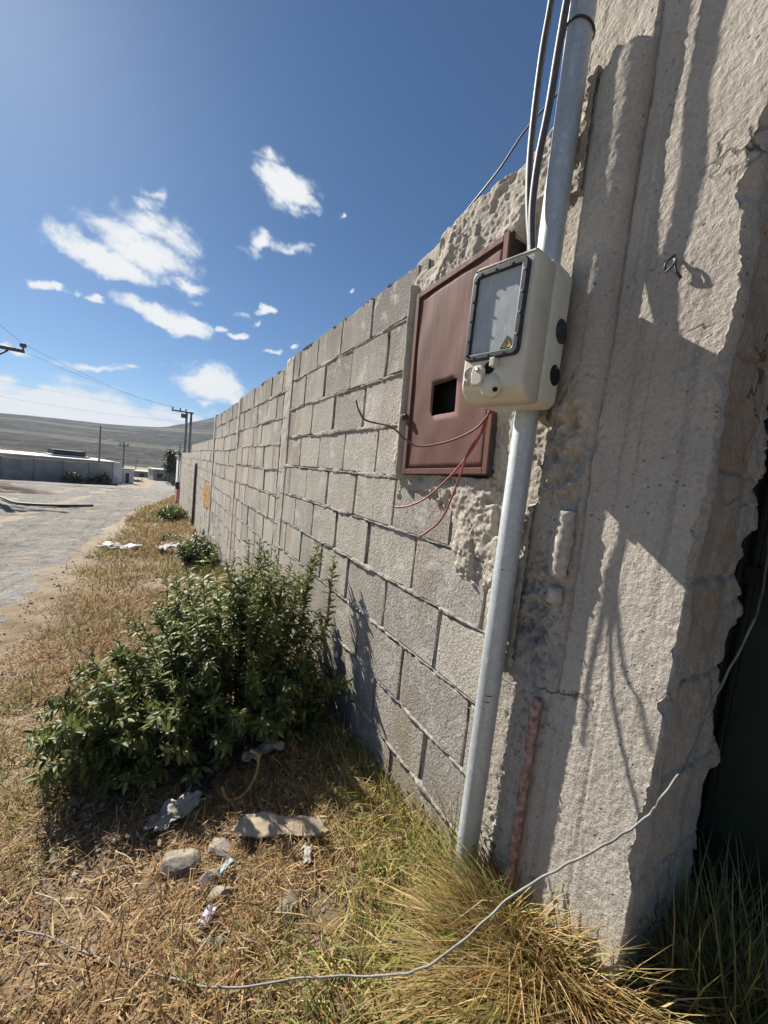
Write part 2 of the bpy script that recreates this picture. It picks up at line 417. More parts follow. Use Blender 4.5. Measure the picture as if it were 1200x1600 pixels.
# vegetation
def leafmat(name, c1, c2, trans=.3, rough=.5, attr=True, spec=.5):
    m = NT(name)
    tf = m.attr('tint', 'Fac') if attr else m.orand()
    c = m.mix(m.mix(c1, c2, tf), (.38, .30, .10), m.ramp(tf, [(.955, 0.), (.965, .8)]))
    m.set(c, rough, 0, spec)
    tl = m.n('ShaderNodeBsdfTranslucent'); m.l(m.mix(c, (1., 1., .35), .35, 'MULTIPLY') if False else c, tl.inputs[0])
    mx_ = m.n('ShaderNodeMixShader'); mx_.inputs[0].default_value = trans
    m.l(m.b.outputs[0], mx_.inputs[1]); m.l(tl.outputs[0], mx_.inputs[2]); m.l(mx_.outputs[0], m.t.nodes['Material Output'].inputs[0])
    return m.m


M_LEAF = leafmat('bush_leaf', (.07, .095, .022), (.27, .30, .095), .38, .5, spec=.35)
M_LEAF1 = leafmat('bush_leaf_single', (.08, .105, .028), (.27, .30, .10), .38, .5, attr=False, spec=.35)
M_STEM = simple('bush_stem', (.13, .10, .06), .8, scale=50)
M_FARLEAF = leafmat('far_leaf', (.018, .03, .016), (.05, .065, .03), .2, .6)
M_WEED = leafmat('weed_leaf', (.05, .08, .022), (.13, .16, .045), .3, .5)
m = NT('grass_blade'); c = m.attr('Col')
m.set(c, .62, 0, .3)
tl = m.n('ShaderNodeBsdfTranslucent'); m.l(c, tl.inputs[0]); mx_ = m.n('ShaderNodeMixShader'); mx_.inputs[0].default_value = .3
m.l(m.b.outputs[0], mx_.inputs[1]); m.l(tl.outputs[0], mx_.inputs[2]); m.l(mx_.outputs[0], m.t.nodes['Material Output'].inputs[0])
M_GRASS = m.m

# far buildings and poles
M_FWALL = simple('far_grey_block', (.29, .275, .255), .9, scale=1.2)
M_FWHITE = simple('far_whitewash', (.58, .57, .55), .9, scale=1)
M_FROOF = simple('sheet_roof', (.50, .50, .49), .5, scale=2)
M_FDARK = simple('far_dark_opening', (.03, .03, .035), .7)
M_POLE = simple('weathered_pole', (.21, .205, .20), .85, scale=5)
M_IRON = simple('galvanised_crossarm', (.09, .09, .095), .6)
M_PAINTW = simple('white_house_paint', (.66, .65, .63), .8, scale=4, var=.1)
M_PAINTR = simple('faded_red_paint', (.42, .10, .085), .8, scale=4, var=.2)
M_ORANGE = simple('orange_paint', (.38, .20, .04), .85, scale=12, var=.4)
M_HOSE = simple('black_hose', (.03, .03, .03), .6)
M_MOUND = simple('turned_earth', (.21, .16, .12), .95, scale=3, var=.4, bump=.6, bd=.05)


# ------------------------------------------------------------------ mesh helpers
def mesh_np(name, V, quads=None, tris=None, smooth=False):
    me = bpy.data.meshes.new(name)
    V = np.asarray(V, np.float32); nq = 0 if quads is None else len(quads); nt_ = 0 if tris is None else len(tris)
    me.vertices.add(len(V)); me.vertices.foreach_set('co', V.ravel())
    idx = []
    if nq: idx.append(np.asarray(quads, np.int32).ravel())
    if nt_: idx.append(np.asarray(tris, np.int32).ravel())
    idx = np.concatenate(idx)
    me.loops.add(len(idx)); me.loops.foreach_set('vertex_index', idx)
    st = np.concatenate([np.arange(nq) * 4, nq * 4 + np.arange(nt_) * 3]).astype(np.int32)
    me.polygons.add(nq + nt_); me.polygons.foreach_set('loop_start', st)
    me.update(calc_edges=True); me.validate()
    if smooth: me.polygons.foreach_set('use_smooth', np.ones(nq + nt_, bool))
    return me


def put(name, me, mat, parent=None, loc=None):
    o = bpy.data.objects.new(name, me); COL.objects.link(o)
    if mat is not None and len(me.materials) == 0: me.materials.append(mat)
    if parent is not None: o.parent = parent
    if loc is not None: o.location = loc
    return o


def tag(o, label=None, cat=None, group=None, kind=None):
    if label: o['label'] = label
    if cat: o['category'] = cat
    if group: o['group'] = group
    if kind: o['kind'] = kind
    return o


def thing(name, label, cat, loc=(0, 0, 0), group=None, rot=None):
    o = bpy.data.objects.new(name, None); COL.objects.link(o); o.location = loc
    o.empty_display_size = .1
    if rot: o.rotation_euler = rot
    return tag(o, label, cat, group)


class MB:
    def __init__(s): s.v = []; s.f = []

    def add(s, vs, fs):
        o = len(s.v); s.v += [tuple(v) for v in vs]; s.f += [tuple(i + o for i in f) for f in fs]; return s

    def box(s, x0, x1, y0, y1, z0, z1):
        return s.add([(x0, y0, z0), (x1, y0, z0), (x1, y1, z0), (x0, y1, z0), (x0, y0, z1), (x1, y0, z1), (x1, y1, z1), (x0, y1, z1)],
                     [(0, 3, 2, 1), (4, 5, 6, 7), (0, 1, 5, 4), (1, 2, 6, 5), (2, 3, 7, 6), (3, 0, 4, 7)])

    def tube(s, pts, r, n=8, cap=True):
        pts = [Vector(p) for p in pts]; R = r if isinstance(r, (list, tuple)) else [r] * len(pts)
        rings = []; up = None
        for i, p in enumerate(pts):
            t = (pts[min(i + 1, len(pts) - 1)] - pts[max(i - 1, 0)]).normalized()
            if up is None: up = Vector((0, 0, 1)) if abs(t.z) < .9 else Vector((1, 0, 0))
            a = (up - t * up.dot(t)).normalized(); up = a; b = t.cross(a)
            rings.append([p + (a * math.cos(2 * PI * k / n) + b * math.sin(2 * PI * k / n)) * R[i] for k in range(n)])
        vs = [v for g in rings for v in g]; fs = []
        for i in range(len(pts) - 1):
            for k in range(n):
                fs.append((i * n + k, i * n + (k + 1) % n, (i + 1) * n + (k + 1) % n, (i + 1) * n + k))
        if cap: fs.append(tuple(range(n - 1, -1, -1))); fs.append(tuple((len(pts) - 1) * n + k for k in range(n)))
        return s.add(vs, fs)

    def prism(s, outline, x0, x1):  # outline of (y,z), extruded along x
        n = len(outline)
        vs = [(x0, y, z) for y, z in outline] + [(x1, y, z) for y, z in outline]
        fs = [tuple(range(n - 1, -1, -1)), tuple(range(n, 2 * n))] + [(k, (k + 1) % n, n + (k + 1) % n, n + k) for k in range(n)]
        return s.add(vs, fs)

    def mesh(s, name, smooth=False, bevel=0, seg=2, angle=30):
        me = bpy.data.meshes.new(name); me.from_pydata(s.v, [], s.f); me.update()
        bm = bmesh.new(); bm.from_mesh(me); bmesh.ops.recalc_face_normals(bm, faces=bm.faces)
        if bevel:
            ed = [e_ for e_ in bm.edges if len(e_.link_faces) == 2 and e_.calc_face_angle(0) > math.radians(angle)]
            bmesh.ops.bevel(bm, geom=ed, offset=bevel, segments=seg, affect='EDGES', profile=.5)
        bm.to_mesh(me); bm.free()
        if smooth: me.polygons.foreach_set('use_smooth', np.ones(len(me.polygons), bool)); 
        return me

    def build(s, name, mat, parent=None, smooth=False, bevel=0, seg=2, loc=None, angle=30):
        return put(name, s.mesh(name, smooth, bevel, seg, angle), mat, parent, loc)


def catmull(P, n=8):
    P = [Vector(p) for p in P]; out = []
    Q = [P[0] * 2 - P[1]] + P + [P[-1] * 2 - P[-2]]
    for i in range(1, len(Q) - 2):
        for k in range(n):
            t = k / n; a, b, c, d = Q[i - 1], Q[i], Q[i + 1], Q[i + 2]
            out.append(.5 * ((2 * b) + (c - a) * t + (2 * a - 5 * b + 4 * c - d) * t * t + (3 * b - a - 3 * c + d) * t ** 3))
    out.append(P[-1]); return out


def rrect(y0, y1, z0, z1, r, n=5):
    out = []
    for cy, cz, a0 in ((y1 - r, z1 - r, 0), (y0 + r, z1 - r, 90), (y0 + r, z0 + r, 180), (y1 - r, z0 + r, 270)):
        for k in range(n + 1):
            a = math.radians(a0 + 90 * k / n); out.append((cy + r * math.cos(a), cz + r * math.sin(a)))
    return out


def gridquads(nu, nv):
    i = np.arange(nu - 1)[:, None] * nv + np.arange(nv - 1)[None, :]
    return np.stack([i, i + nv, i + nv + 1, i + 1], -1).reshape(-1, 4)


def setattr_f(me, name, vals):
    at = me.attributes.new(name, 'FLOAT', 'POINT'); at.data.foreach_set('value', np.asarray(vals, np.float32))


def setcol(me, cols):
    at = me.attributes.new('Col', 'FLOAT_COLOR', 'POINT')
    c = np.ones((len(cols), 4), np.float32); c[:, :3] = cols; at.data.foreach_set('color', c.ravel())


# ------------------------------------------------------------------ ground, road, hill
def edge_x(y):  # where the dry verge meets the road
    return np.interp(y, [-5, 0, 1.5, 3.8, 7.9, 18.7, 33, 60], [-1.0, -1.0, -.92, -.84, -1.05, -.38, .95, 2.2])


def gheight(x, y):
    near = 1 - sst(10, 30, np.abs(y))
    return zg(y) + .02 * fbm(x * 2.2, y * 2.2, 3) * near + .008 * fbm(x * 14, y * 14, 5) * near


gy = np.concatenate([np.linspace(-30, -.6, 20), np.linspace(-.5, 4, 190), np.linspace(4.05, 20, 160), np.linspace(20.5, 70, 60), np.linspace(80, 900, 40)])
gx = np.concatenate([np.linspace(-700, -30, 20), np.linspace(-25, -2, 46), np.linspace(-1.9, 2.2, 170), np.linspace(2.5, 30, 20), np.linspace(40, 700, 15)])
X, Y = np.meshgrid(gx, gy, indexing='ij')
V = np.stack([X, Y, gheight(X, Y)], -1).reshape(-1, 3)
tag(put('ground', mesh_np('ground', V, gridquads(len(gx), len(gy)), smooth=True), M_SOIL), 'dry brown soil of the verge and fields', kind='structure')

ry = np.concatenate([np.linspace(-2, 20, 320), np.linspace(20.2, 46, 120)])
u = np.linspace(0, 1, 150)
ex = edge_x(ry) + .16 * fbm(ry * 1.3, ry * 0, 21) + .07 * fbm(ry * 6, ry * 0, 22)
lx = np.interp(ry, [-2, 16, 24, 26, 46], [-14, -14, -14, -30, -30]) + .4 * fbm(ry, ry * 0, 23)
Yr = np.repeat(ry[:, None], len(u), 1); Xr = ex[:, None] + (lx - ex)[:, None] * (u[None, :] ** 1.8)
rut = -.035 * np.exp(-((Xr + 3.0 + .02 * Yr) / .35) ** 2) - .03 * np.exp(-((Xr + 4.7 + .02 * Yr) / .35) ** 2)
edgef = sst(0, .04, u)[None, :] * np.ones_like(Xr)
rise = sst(0, .45, ex[:, None] - Xr)
Zr = zg(Yr) + (.04 * fbm(Xr * .8, Yr * .5, 31) + .035 * fbm(Xr * 2.6, Yr * 2.6, 32) + .020 * fbm(Xr * 9, Yr * 9, 33) + rut) * rise + .045 * rise - .022
Vr = np.stack([Xr, Yr, Zr], -1).reshape(-1, 3)
tag(put('road', mesh_np('road', Vr, gridquads(len(ry), len(u)), smooth=True), M_ROAD), 'pale rutted gravel road', kind='structure')
# the side street that crosses at the far end, and the road running on towards the hill
for nm, P in (('road', [(-40, 40), (30, 42), (30, 47.5), (-40, 46)]), ('road', [(-1.2, 46), (2.4, 46), (4.5, 110), (1.0, 110)])):
    vs = []; n = 24
    for i in range(n + 1):
        t = i / n
        for j in range(5):
            s_ = j / 4
            a = Vector(P[0]).lerp(Vector(P[1]), t); b = Vector(P[3]).lerp(Vector(P[2]), t)
            if P[0][1] == P[1][1]: a = Vector(P[0]).lerp(Vector(P[3]), t); b = Vector(P[1]).lerp(Vector(P[2]), t)
            p = a.lerp(b, s_); vs.append((p.x, p.y, float(zg(p.y)) + .035 + .01 * (nm == 'x')))
    o = put(nm, mesh_np(nm, vs, gridquads(n + 1, 5)), M_ROAD); tag(o, kind='structure')
    o.location.z = .004 if P[0][0] == -40 else .012

# hillside
hu = np.linspace(-1500, 1500, 220); hv = np.linspace(0, 1, 90)
HX, HV = np.meshgrid(hu, hv, indexing='ij')
HY0 = 150 + .0001 * HX ** 2
HYd = HY0 + HV * 1000
q_ = HX / 900.
crest_q = np.interp(q_, [-2, -.6, -.264, -.209, -.14, -.064, 0, .058, .104, .3, .8, 2], [.05, .038, .0345, .040, .0415, .044, .0495, .072, .090, .13, .14, .12])
ch = crest_q * 900 + 5
prof = sst(0, .78, HV) * (HV < 2)
gul = fbm(HX * .006, HV * 1.2, 51, 5) * 9 + fbm(HX * .03, HV * 5, 52, 4) * 2.5
HZ = -9 + (ch + 9) * (.12 * sst(0, .2, HV) + .88 * prof ** 1.15) + gul * np.sin(np.clip(HV / .78, 0, 1) * PI) * .7 - 60 * np.clip(HV - .8, 0, 1) ** 2 + .8 * fbm(HX * .12, HV * 90, 53, 3) * sst(.1, .3, HV)
tag(put('hill', mesh_np('hill', np.stack([HX, HYd, HZ], -1).reshape(-1, 3), gridquads(len(hu), len(hv)), smooth=True), M_HILL), 'grey brown scrub hillside behind the village', kind='structure')

# ------------------------------------------------------------------ block wall
D = .90
L = .402
LINES = [.9135, .693, .464, .236, .004, -.222, -.452, -.686, -.926, -1.140, -1.362, -1.588, -1.815, -2.04, -2.27, -2.50]
wall = thing('block_wall', 'long grey pumice block wall running from the pole down the road', 'wall', (D, .77, -1.2))
W0 = Vector((D, .77, -1.2))


def block_arrays(seed):
    r_ = random.Random(seed); nu, nv = 5, 4; vs = []
    for i in range(nu):
        for j in range(nv):
            u_ = i / (nu - 1) - .5; v_ = j / (nv - 1) - .5
            bd = i in (0, nu - 1) or j in (0, nv - 1); cn = i in (0, nu - 1) and j in (0, nv - 1)
            x = r_.uniform(-.0035, .002)
            if bd:
                x += r_.uniform(.0015, .005); u_ += r_.choice((-.022, -.012, -.006, 0, .004)) * (1 if u_ > 0 else -1) * (i in (0, nu - 1)); v_ += r_.choice((-.06, -.035, -.02, -.01, 0, .012)) * (1 if v_ > 0 else -1) * (j in (0, nv - 1))
            else:
                u_ *= 1.91; v_ *= 2.84
            if cn:
                x += r_.uniform(0, .006); u_ *= .99; v_ *= .97
                if r_.random() < .45: x += .010; u_ *= r_.uniform(.86, .96); v_ *= r_.uniform(.72, .92)
            vs.append((x, u_, v_))
    fs = []
    for i in range(nu - 1):
        for j in range(nv - 1):
            a = i * nv + j; fs.append((a, a + 1, a + nv + 1, a + nv))
    ring = [i * nv for i in range(nu)] + [(nu - 1) * nv + j for j in range(1, nv)] + [i * nv + nv - 1 for i in range(nu - 2, -1, -1)] + [j for j in range(nv - 2, 0, -1)]
    n = len(vs)
    for k in ring: vs.append((.06, vs[k][1], vs[k][2]))
    m_ = len(ring)
    for k in range(m_): fs.append((ring[k], ring[(k + 1) % m_], n + (k + 1) % m_, n + k))
    return vs, fs


BV = [block_arrays(100 + k) for k in range(14)]
BM = []
for vs, fs in BV:
    me = bpy.data.meshes.new('block'); me.from_pydata(vs, [], fs); me.update(); me.materials.append(M_BLOCK)
    bm = bmesh.new(); bm.from_mesh(me); bmesh.ops.recalc_face_normals(bm, faces=bm.faces); bm.to_mesh(me); bm.free()
    BM.append(me)

SECT = [(.775, 3.19, 0., 0), (3.44, 5.62, -.05, 0), (5.78, 8.32, -.08, 0), (8.52, 14.9, -.06, 2), (14.9, 22.4, -.10, 3)]
br = random.Random(5)
fv, ff = [], []
nblocks = 0
for si, (ya, yb, dz, skip) in enumerate(SECT):
    for row in range(skip, len(LINES) - 1):
        zt = LINES[row] + dz; zb = LINES[row + 1] + dz
        if zt < zg(ya) - .05 and zt < zg(yb) - .05: continue
        off = 1.244 if row % 2 else 1.040
        if si: off += br.uniform(-.1, .1)
        k0 = math.floor((ya - off) / L)
        y = off + k0 * L
        while y < yb - .02:
            a = max(y, ya); b = min(y + L, yb); y += L
            if b - a < .05: continue
            if zt < zg(.5 * (a + b)) - .03: continue
            if si == 0 and zb < .70 and zt > .03 and a < 1.375 and b > .80:
                if b - 1.375 > .05: a = 1.375
                elif .80 - a > .05: b = .80
                else: continue
            jx = 0; ga = br.choice((.002, .003, .004, .005, .007, .011))
            hz = br.uniform(.004, .008)
            cy = (a + b) / 2 + br.uniform(-.003, .003); cz = (zt + zb) / 2 + br.uniform(-.003, .003)
            sy = (b - a) - ga * 2 - .001; sz = (zt - zb) - hz * 2
            x = D + br.uniform(-.004, .004); vi = br.randrange(14); fl = br.choice((1, -1)); fl2 = br.choice((1, -1))
            if si < 3 and nblocks < 290:
                o = put('block', BM[vi], None, wall, Vector((x, cy, cz)) - W0)
                o.scale = (1, sy * fl, sz * fl2); o.rotation_euler = (br.uniform(-.008, .008), 0, br.uniform(-.006, .006)); nblocks += 1
            else:
                vs, fs = BV[vi]; n = len(fv)
                fv += [(x + p[0] - W0.x, cy + p[1] * sy * fl - W0.y, cz + p[2] * sz - W0.z) for p in vs]; ff += [tuple(i + n for i in f) for f in fs]
me = bpy.data.meshes.new('far_blocks'); me.from_pydata(fv, [], ff); me.update(); me.materials.append(M_BLOCK)
bm = bmesh.new(); bm.from_mesh(me); bmesh.ops.recalc_face_normals(bm, faces=bm.faces); bm.to_mesh(me); bm.free()
tag(put('far_blocks', me, None, wall), 'courses of blocks at the far end of the wall', kind='stuff')

# mortar face between the blocks
my = np.concatenate([np.arange(.76, 2.2, .006), np.arange(2.2, 4.5, .012), np.arange(4.5, 9, .03), np.arange(9, 22.6, .15)])
TOPZ = lambda y: np.select([y < 3.3, y < 5.7, y < 8.42, y < 14.9], [.905, .857, .827, .398], .128)
nvz = 330
vv = np.linspace(0, 1, nvz)
MY = np.repeat(my[:, None], nvz, 1); MZ = (zg(my) - .15)[:, None] + (TOPZ(my) - zg(my) + .15)[:, None] * vv[None, :]
dzs = np.select([MY < 3.3, MY < 5.7, MY < 8.42, MY < 14.9], [0., -.05, -.08, -.06], -.10)
zl = MZ - dzs
lines = np.array(LINES)
dline = np.min(np.abs(zl[..., None] - lines), -1)
lump = fbm(MY * 26, MZ * 26, 61, 4)
h = -.013 + .004 * fbm(MY * 60, MZ * 60, 62, 3) + np.exp(-(dline / .012) ** 2) * np.clip(.010 + .020 * lump, -.003, .019) * np.clip(fbm(MY * 3.3, MZ * 6, 63) * 2.4 + .05, 0, 1.1)
wid = .004 + .030 * np.clip(fbm(MY * 8, MZ * 5, 64, 4) + .02, 0, 1)
smear = (.0060 + .0045 * fbm(MY * 30, MZ * 30, 65, 4) + .003 * fbm(MY * 90, MZ * 90, 66, 2)) * 1.0
h = np.where(dline < wid, np.maximum(h, smear * (1 - sst(.6, 1., dline / wid)) - .006 * sst(.75, 1., dline / wid)), h)
h = np.where((MY > .885) & (MY < 1.365) & (MZ > .03) & (MZ < .75), -.10, h)
# the column edge drips
V = np.stack([D - h - W0.x, MY - W0.y, MZ - W0.z], -1)
back = V[:, -1:, :].copy(); back[..., 0] += .16
V = np.concatenate([V, back], 1).reshape(-1, 3)
put('mortar', mesh_np('mortar', V, gridquads(len(my), nvz + 1), smooth=True), M_MORTAR, wall)
core = MB()
for (ya, yb, dz, skip) in SECT:
    core.box(.945 - W0.x, 1.07 - W0.x, ya - .02 - W0.y, yb + .03 - W0.y, -2.9 - W0.z, LINES[skip] + dz - .02 - W0.z)
core.build('wall_core', M_MORTAR, wall)

# concrete columns tying the wall panels together
for (ya, yb, zt, xf) in ((3.19, 3.43, .905, .897), (5.62, 5.78, .86, .893), (8.32, 8.52, .86, .885), (12.2, 12.32, -.16, .86)):
    ny, nz_ = 14, 130
    yy = np.linspace(ya, yb, ny); zz = np.linspace(float(zg(yb)) - .2, zt, nz_)
    A, B = np.meshgrid(yy, zz, indexing='ij')
    wob = .010 * fbm(B * 7, A * 0, int(ya * 10), 4)
    Yw = A + wob * (1 - np.abs((A - ya) / (yb - ya) - .5) * 0)
    Xw = xf + .006 * fbm(A * 20, B * 20, 71, 4) + .004 * fbm(A * 60, B * 60, 72, 2)
    Xw[0, :] += .05; Xw[-1, :] += .05; Xw[:, -1] += .004
    V = np.stack([Xw - W0.x, Yw - W0.y, B - W0.z], -1)
    bk = V[:, -1:, :].copy(); bk[..., 0] = .12
    V = np.concatenate([V, bk], 1).reshape(-1, 3)
    put('column', mesh_np('column', V, gridquads(ny, nz_ + 1), smooth=True), M_CONC, wall)
# orange paint daubed on one panel of the far wall
V = []; ny, nz_ = 14, 14
for i in range(ny):
    for j in range(nz_):
        u_ = i / (ny - 1); v_ = j / (nz_ - 1)
        V.append((D - .0075 - .0015 * random.random() - W0.x, 8.62 + 1.35 * u_ + .45 * fbm(v_ * 4., 0., 3) * (u_ > .5) - W0.y, -1.04 + .48 * v_ + .16 * fbm(u_ * 6., 2., 4) - W0.z))
put('paint_patch', mesh_np('paint_patch', V, gridquads(ny, nz_)), M_ORANGE, wall)

# rough plaster round the cabinet and along the broken top
py_ = np.arange(.70, 1.66, .0045); nv_ = 330
topf = np.interp(py_, [.70, .80, .86, .96, 1.1, 1.3, 1.5, 1.66], [1.075, 1.05, 1.00, .972, .965, .95, .922, .90]) + .008 * fbm(py_ * 22, py_ * 0, 81)
vv = np.linspace(0, 1, nv_)
PY = np.repeat(py_[:, None], nv_, 1); PZ = -.50 + (topf + .50)[:, None] * vv[None, :]
ddx = np.maximum(np.maximum(.88 - PY, PY - 1.40), 0); ddz = np.maximum(np.maximum(.01 - PZ, PZ - .77), 0)
dd = np.hypot(ddx, ddz)
n1 = fbm(PY * 7, PZ * 7, 82, 4); n2 = fbm(PY * 22, PZ * 22, 83, 4); n3 = fbm(PY * 75, PZ * 75, 84, 3)
m1 = 1 - sst(.03, .13, dd + .09 * n1)
m2 = sst(.73, .80, PZ + .05 * n1) * (1 - sst(1.22, 1.42, PY + .12 * n1))
m3 = (1 - sst(1.00, 1.22, PY + .13 * n1 - (PZ + .1) * .35)) * sst(-.34, -.24, PZ + .07 * n2 + .10 * n1) * (PZ < .5)
m4 = (1 - sst(.80, .86, PY + .04 * n2))
mk = np.clip(np.maximum.reduce([m1, m2, m3, m4]), 0, 1)
ridge = 1 - np.abs(fbm(PY * 16, PZ * 13, 85, 4)) * 2
qq = fbm(PY * 8 + PZ * 3, PZ * 5, 86, 4) * 3.4 + n3 * .25; fl_ = np.floor(qq); stepp = fl_ + sst(.80, 1., qq - fl_)
n4 = fbm(PY * 110, PZ * 110, 87, 2)
hole = sst(.06, .13, fbm(PY * 8 + 3, PZ * 6 + 1, 88, 5, .6)) * (PZ < .74)
low = (PZ < .03) * (1 - m4)
hh = mk * (.017 + .004 * n1 + .009 * stepp * np.maximum(m2, .35 * low) + .003 * n2 + .0035 * n3 + .003 * n4 - hole * (.014 + .010 * low) + .006 * low * n2) - (1 - mk) * .028
jamb = np.exp(-((PY - (1.415 + (PZ - .4) * .055)) / .022) ** 2) * (PZ > .0) * (PZ < .80)
hh = np.maximum(hh, jamb * (.042 + .004 * n2) - .02 * (jamb < .25))
ledge = np.exp(-((PZ + .015) / .022) ** 2) * (PY > .86) * (PY < 1.36)
hh = np.maximum(hh, ledge * .018 - .01 * (ledge < .3) + .004 * n2)
inside = (PY > .90) * (PY < 1.36) * (PZ > .04) * (PZ < .74)
inside = (PY > .885) * (PY < 1.365) * (PZ > .03) * (PZ < .75)
hh = np.where(inside, -.10, hh)
hh = np.where((PY < .885) & (PZ > .45) & (PZ < .78), np.minimum(hh, -.022), hh)
V = np.stack([D - hh - W0.x, PY - W0.y, PZ - W0.z], -1)
V[:, -1, 0] += .01
bk = V[:, -1:, :].copy(); bk[..., 0] = .17; bk[..., 2] -= .01
V = np.concatenate([V, bk], 1).reshape(-1, 3)
put('plaster', mesh_np('plaster', V, gridquads(len(py_), nv_ + 1), smooth=True), M_PLASTER, wall)

# ------------------------------------------------------------------ concrete pillar with ribs of filled conduit
pillar = thing('concrete_pillar', 'rough concrete gate pillar at the right with ribs and shadows on it', 'pillar', (D, .33, -1.2))
P0 = Vector((D, .33, -1.2))
YC = .33; YL = .775; XB = 1.34
s1 = np.arange(0, YL - YC, .0042); s2 = np.arange(YL - YC, YL - YC + XB - D + .3, .0055)
ss = np.concatenate([s1, s2]); S0 = YL - YC
zz = np.arange(-1.35, 1.52, .0052)
SS, ZZg = np.meshgrid(ss, zz, indexing='ij')
isF = SS <= S0
XBz = np.interp(ZZg, [-1.25, .05, .3], [1.33, 1.20, 1.18]) 
Yf = np.where(isF, YL - SS, YC); Xf = np.where(isF, D, D + (SS - S0))
Xf = np.minimum(Xf, XBz)
endw = np.clip(SS - S0 - (XBz - D), 0, 1)           # the far side of the pillar
Yf = Yf + endw
chz = .003 + .016 * np.clip(fbm(ZZg * 11, ZZg * 0, 103, 5) + .10, 0, 1) + .007 * fbm(ZZg * 50, ZZg * 0, 104, 3) + .030 * np.exp(-((ZZg - .60) / .09) ** 2) + .020 * np.exp(-((ZZg - .27) / .04) ** 2) + .018 * np.exp(-((ZZg + .40) / .02) ** 2) + .014 * np.exp(-((ZZg + .75) / .04) ** 2)
chz = np.clip(chz + .004 * fbm(ZZg * 130, ZZg * 0, 110, 2), 0, 1)
Yf = np.where(isF, np.maximum(Yf, YC + chz - .004), Yf + (chz - .004) * np.exp(-np.clip(SS - S0, 0, 9) / (.025 + .02 * fbm(ZZg * 20, SS * 20, 111))))
ang = sst(-.007, .007, SS - S0) * PI / 2
nX = -np.cos(ang); nY = -np.sin(ang)
hh = .0022 * fbm(SS * 6, ZZg * 6, 91, 2) + .0009 * fbm(SS * 45, ZZg * 30, 92, 4) + .0013 * fbm(SS * 150, ZZg * 120, 96, 2)
# trowelled scratches on the upper face
tro = fbm(SS * 22 + ZZg * 9, ZZg * 26 - SS * 10, 97, 3)
hh += .0010 * tro * isF * (.4 + sst(.3, .8, ZZg))
# filled rib
rc = .628 + .004 * fbm(ZZg * 3, ZZg * 0, 93); rw = .062
e1 = np.clip(1 - ((Yf - rc) / rw) ** 2, 0, 1)
ragT = .012 * fbm(Yf * 60, Yf * 0, 94); 
ribz = sst(.185, .225, ZZg + .03 * fbm(SS * 40, ZZg * 40, 95)) * (1 - sst(1.035, 1.042, ZZg + ragT + .9 * np.clip(np.abs(Yf - .61) - .02, 0, 1) * .5))
rib = .040 * np.sqrt(e1) * ribz * isF
hh += rib
pz = np.clip(fbm(SS * 95, ZZg * 95, 112, 2) - .28, 0, 1)
pzone = np.clip(-.10 + 1.0 * fbm(SS * 4, ZZg * 4, 113, 3) + .9 * np.exp(-((Yf - .63) / .07) ** 2) * (ZZg < .3), 0, 1.3)
hh -= np.minimum(.035 * pz * pzone, .012)
# crack beside the rib
hh -= .012 * np.exp(-((Yf - (rc - rw - .002 + .003 * fbm(ZZg * 30, ZZg * 0, 98))) / .0035) ** 2) * isF * (ZZg > -.5)
# recessed face above the rib
up = sst(1.038, 1.045, ZZg + ragT + .9 * np.clip(np.abs(Yf - .61) - .02, 0, 1) * .5) * sst(.572, .580, Yf + .006 * fbm(ZZg * 20, ZZg * 0, 99)) * isF
hh -= .036 * up
# crumbled zone and the lower channel
cz = np.exp(-((Yf - .655) / .06) ** 2) * np.exp(-((ZZg + .31) / .12) ** 2) * isF
hh -= cz * (.010 + .055 * np.clip(fbm(SS * 42, ZZg * 36, 101, 4), -.3, 1))
cz2 = np.exp(-((Yf - .63) / .055) ** 2) * sst(-.06, .02, ZZg) * (1 - sst(.16, .24, ZZg)) * isF
hh += cz2 * (.012 + .055 * fbm(SS * 38, ZZg * 32, 102, 4))
# shuttering lines
hh -= .002 * np.exp(-((Yf - .462 - .01 * ZZg) / .0025) ** 2) * isF * (ZZg < .45)
# irregular corner
corner = np.exp(-((SS - S0) / .010) ** 2)
chip = .006 + .020 * np.clip(fbm(ZZg * 11, ZZg * 0, 103, 5) + .12, 0, 1) + .010 * fbm(ZZg * 50, ZZg * 0, 104, 3)
bigchip = .022 * np.exp(-((ZZg - .62) / .10) ** 2) + .014 * np.exp(-((ZZg - .30) / .05) ** 2) + .016 * np.exp(-((ZZg + .40) / .03) ** 2) + .012 * np.exp(-((ZZg + .75) / .05) ** 2)
# side face: broken plaster over rough block and brick
lay = sst(.035, .047, SS - S0 + .022 * fbm(ZZg * 7, ZZg * 0, 106, 4)) * (SS < S0 + XBz - D)
hh -= lay * (.011 + .007 * fbm(SS * 24, ZZg * 24, 107, 4))
for zc in (-.83, -.60, -.37, -.14, .09, .32, .55, .78):
    hh -= lay * .010 * np.exp(-((ZZg - zc - .006 * fbm(SS * 20, ZZg * 0 + zc, 108)) / .006) ** 2)
edge2 = np.exp(-((SS - S0 - (XBz - D)) / .03) ** 2)
hh -= edge2 * (.01 + .05 * np.clip(fbm(ZZg * 8, ZZg * 0, 109, 4), -.2, 1))
taper = .0
V = np.stack([Xf + nX * hh - P0.x, Yf + nY * hh + edge2 * 0 - P0.y, ZZg - P0.z], -1)
me = mesh_np('shaft', V.reshape(-1, 3), gridquads(len(ss), len(zz)), smooth=True)
stain = (np.exp(-((Yf - .64) / .07) ** 2) * np.exp(-((ZZg + .44) / .08) ** 2) + .8 * np.exp(-((Yf - .69) / .03) ** 2) * np.exp(-((ZZg - .16) / .06) ** 2)) * isF
setattr_f(me, 'stain', np.clip(stain * 1.3, 0, 1).ravel())
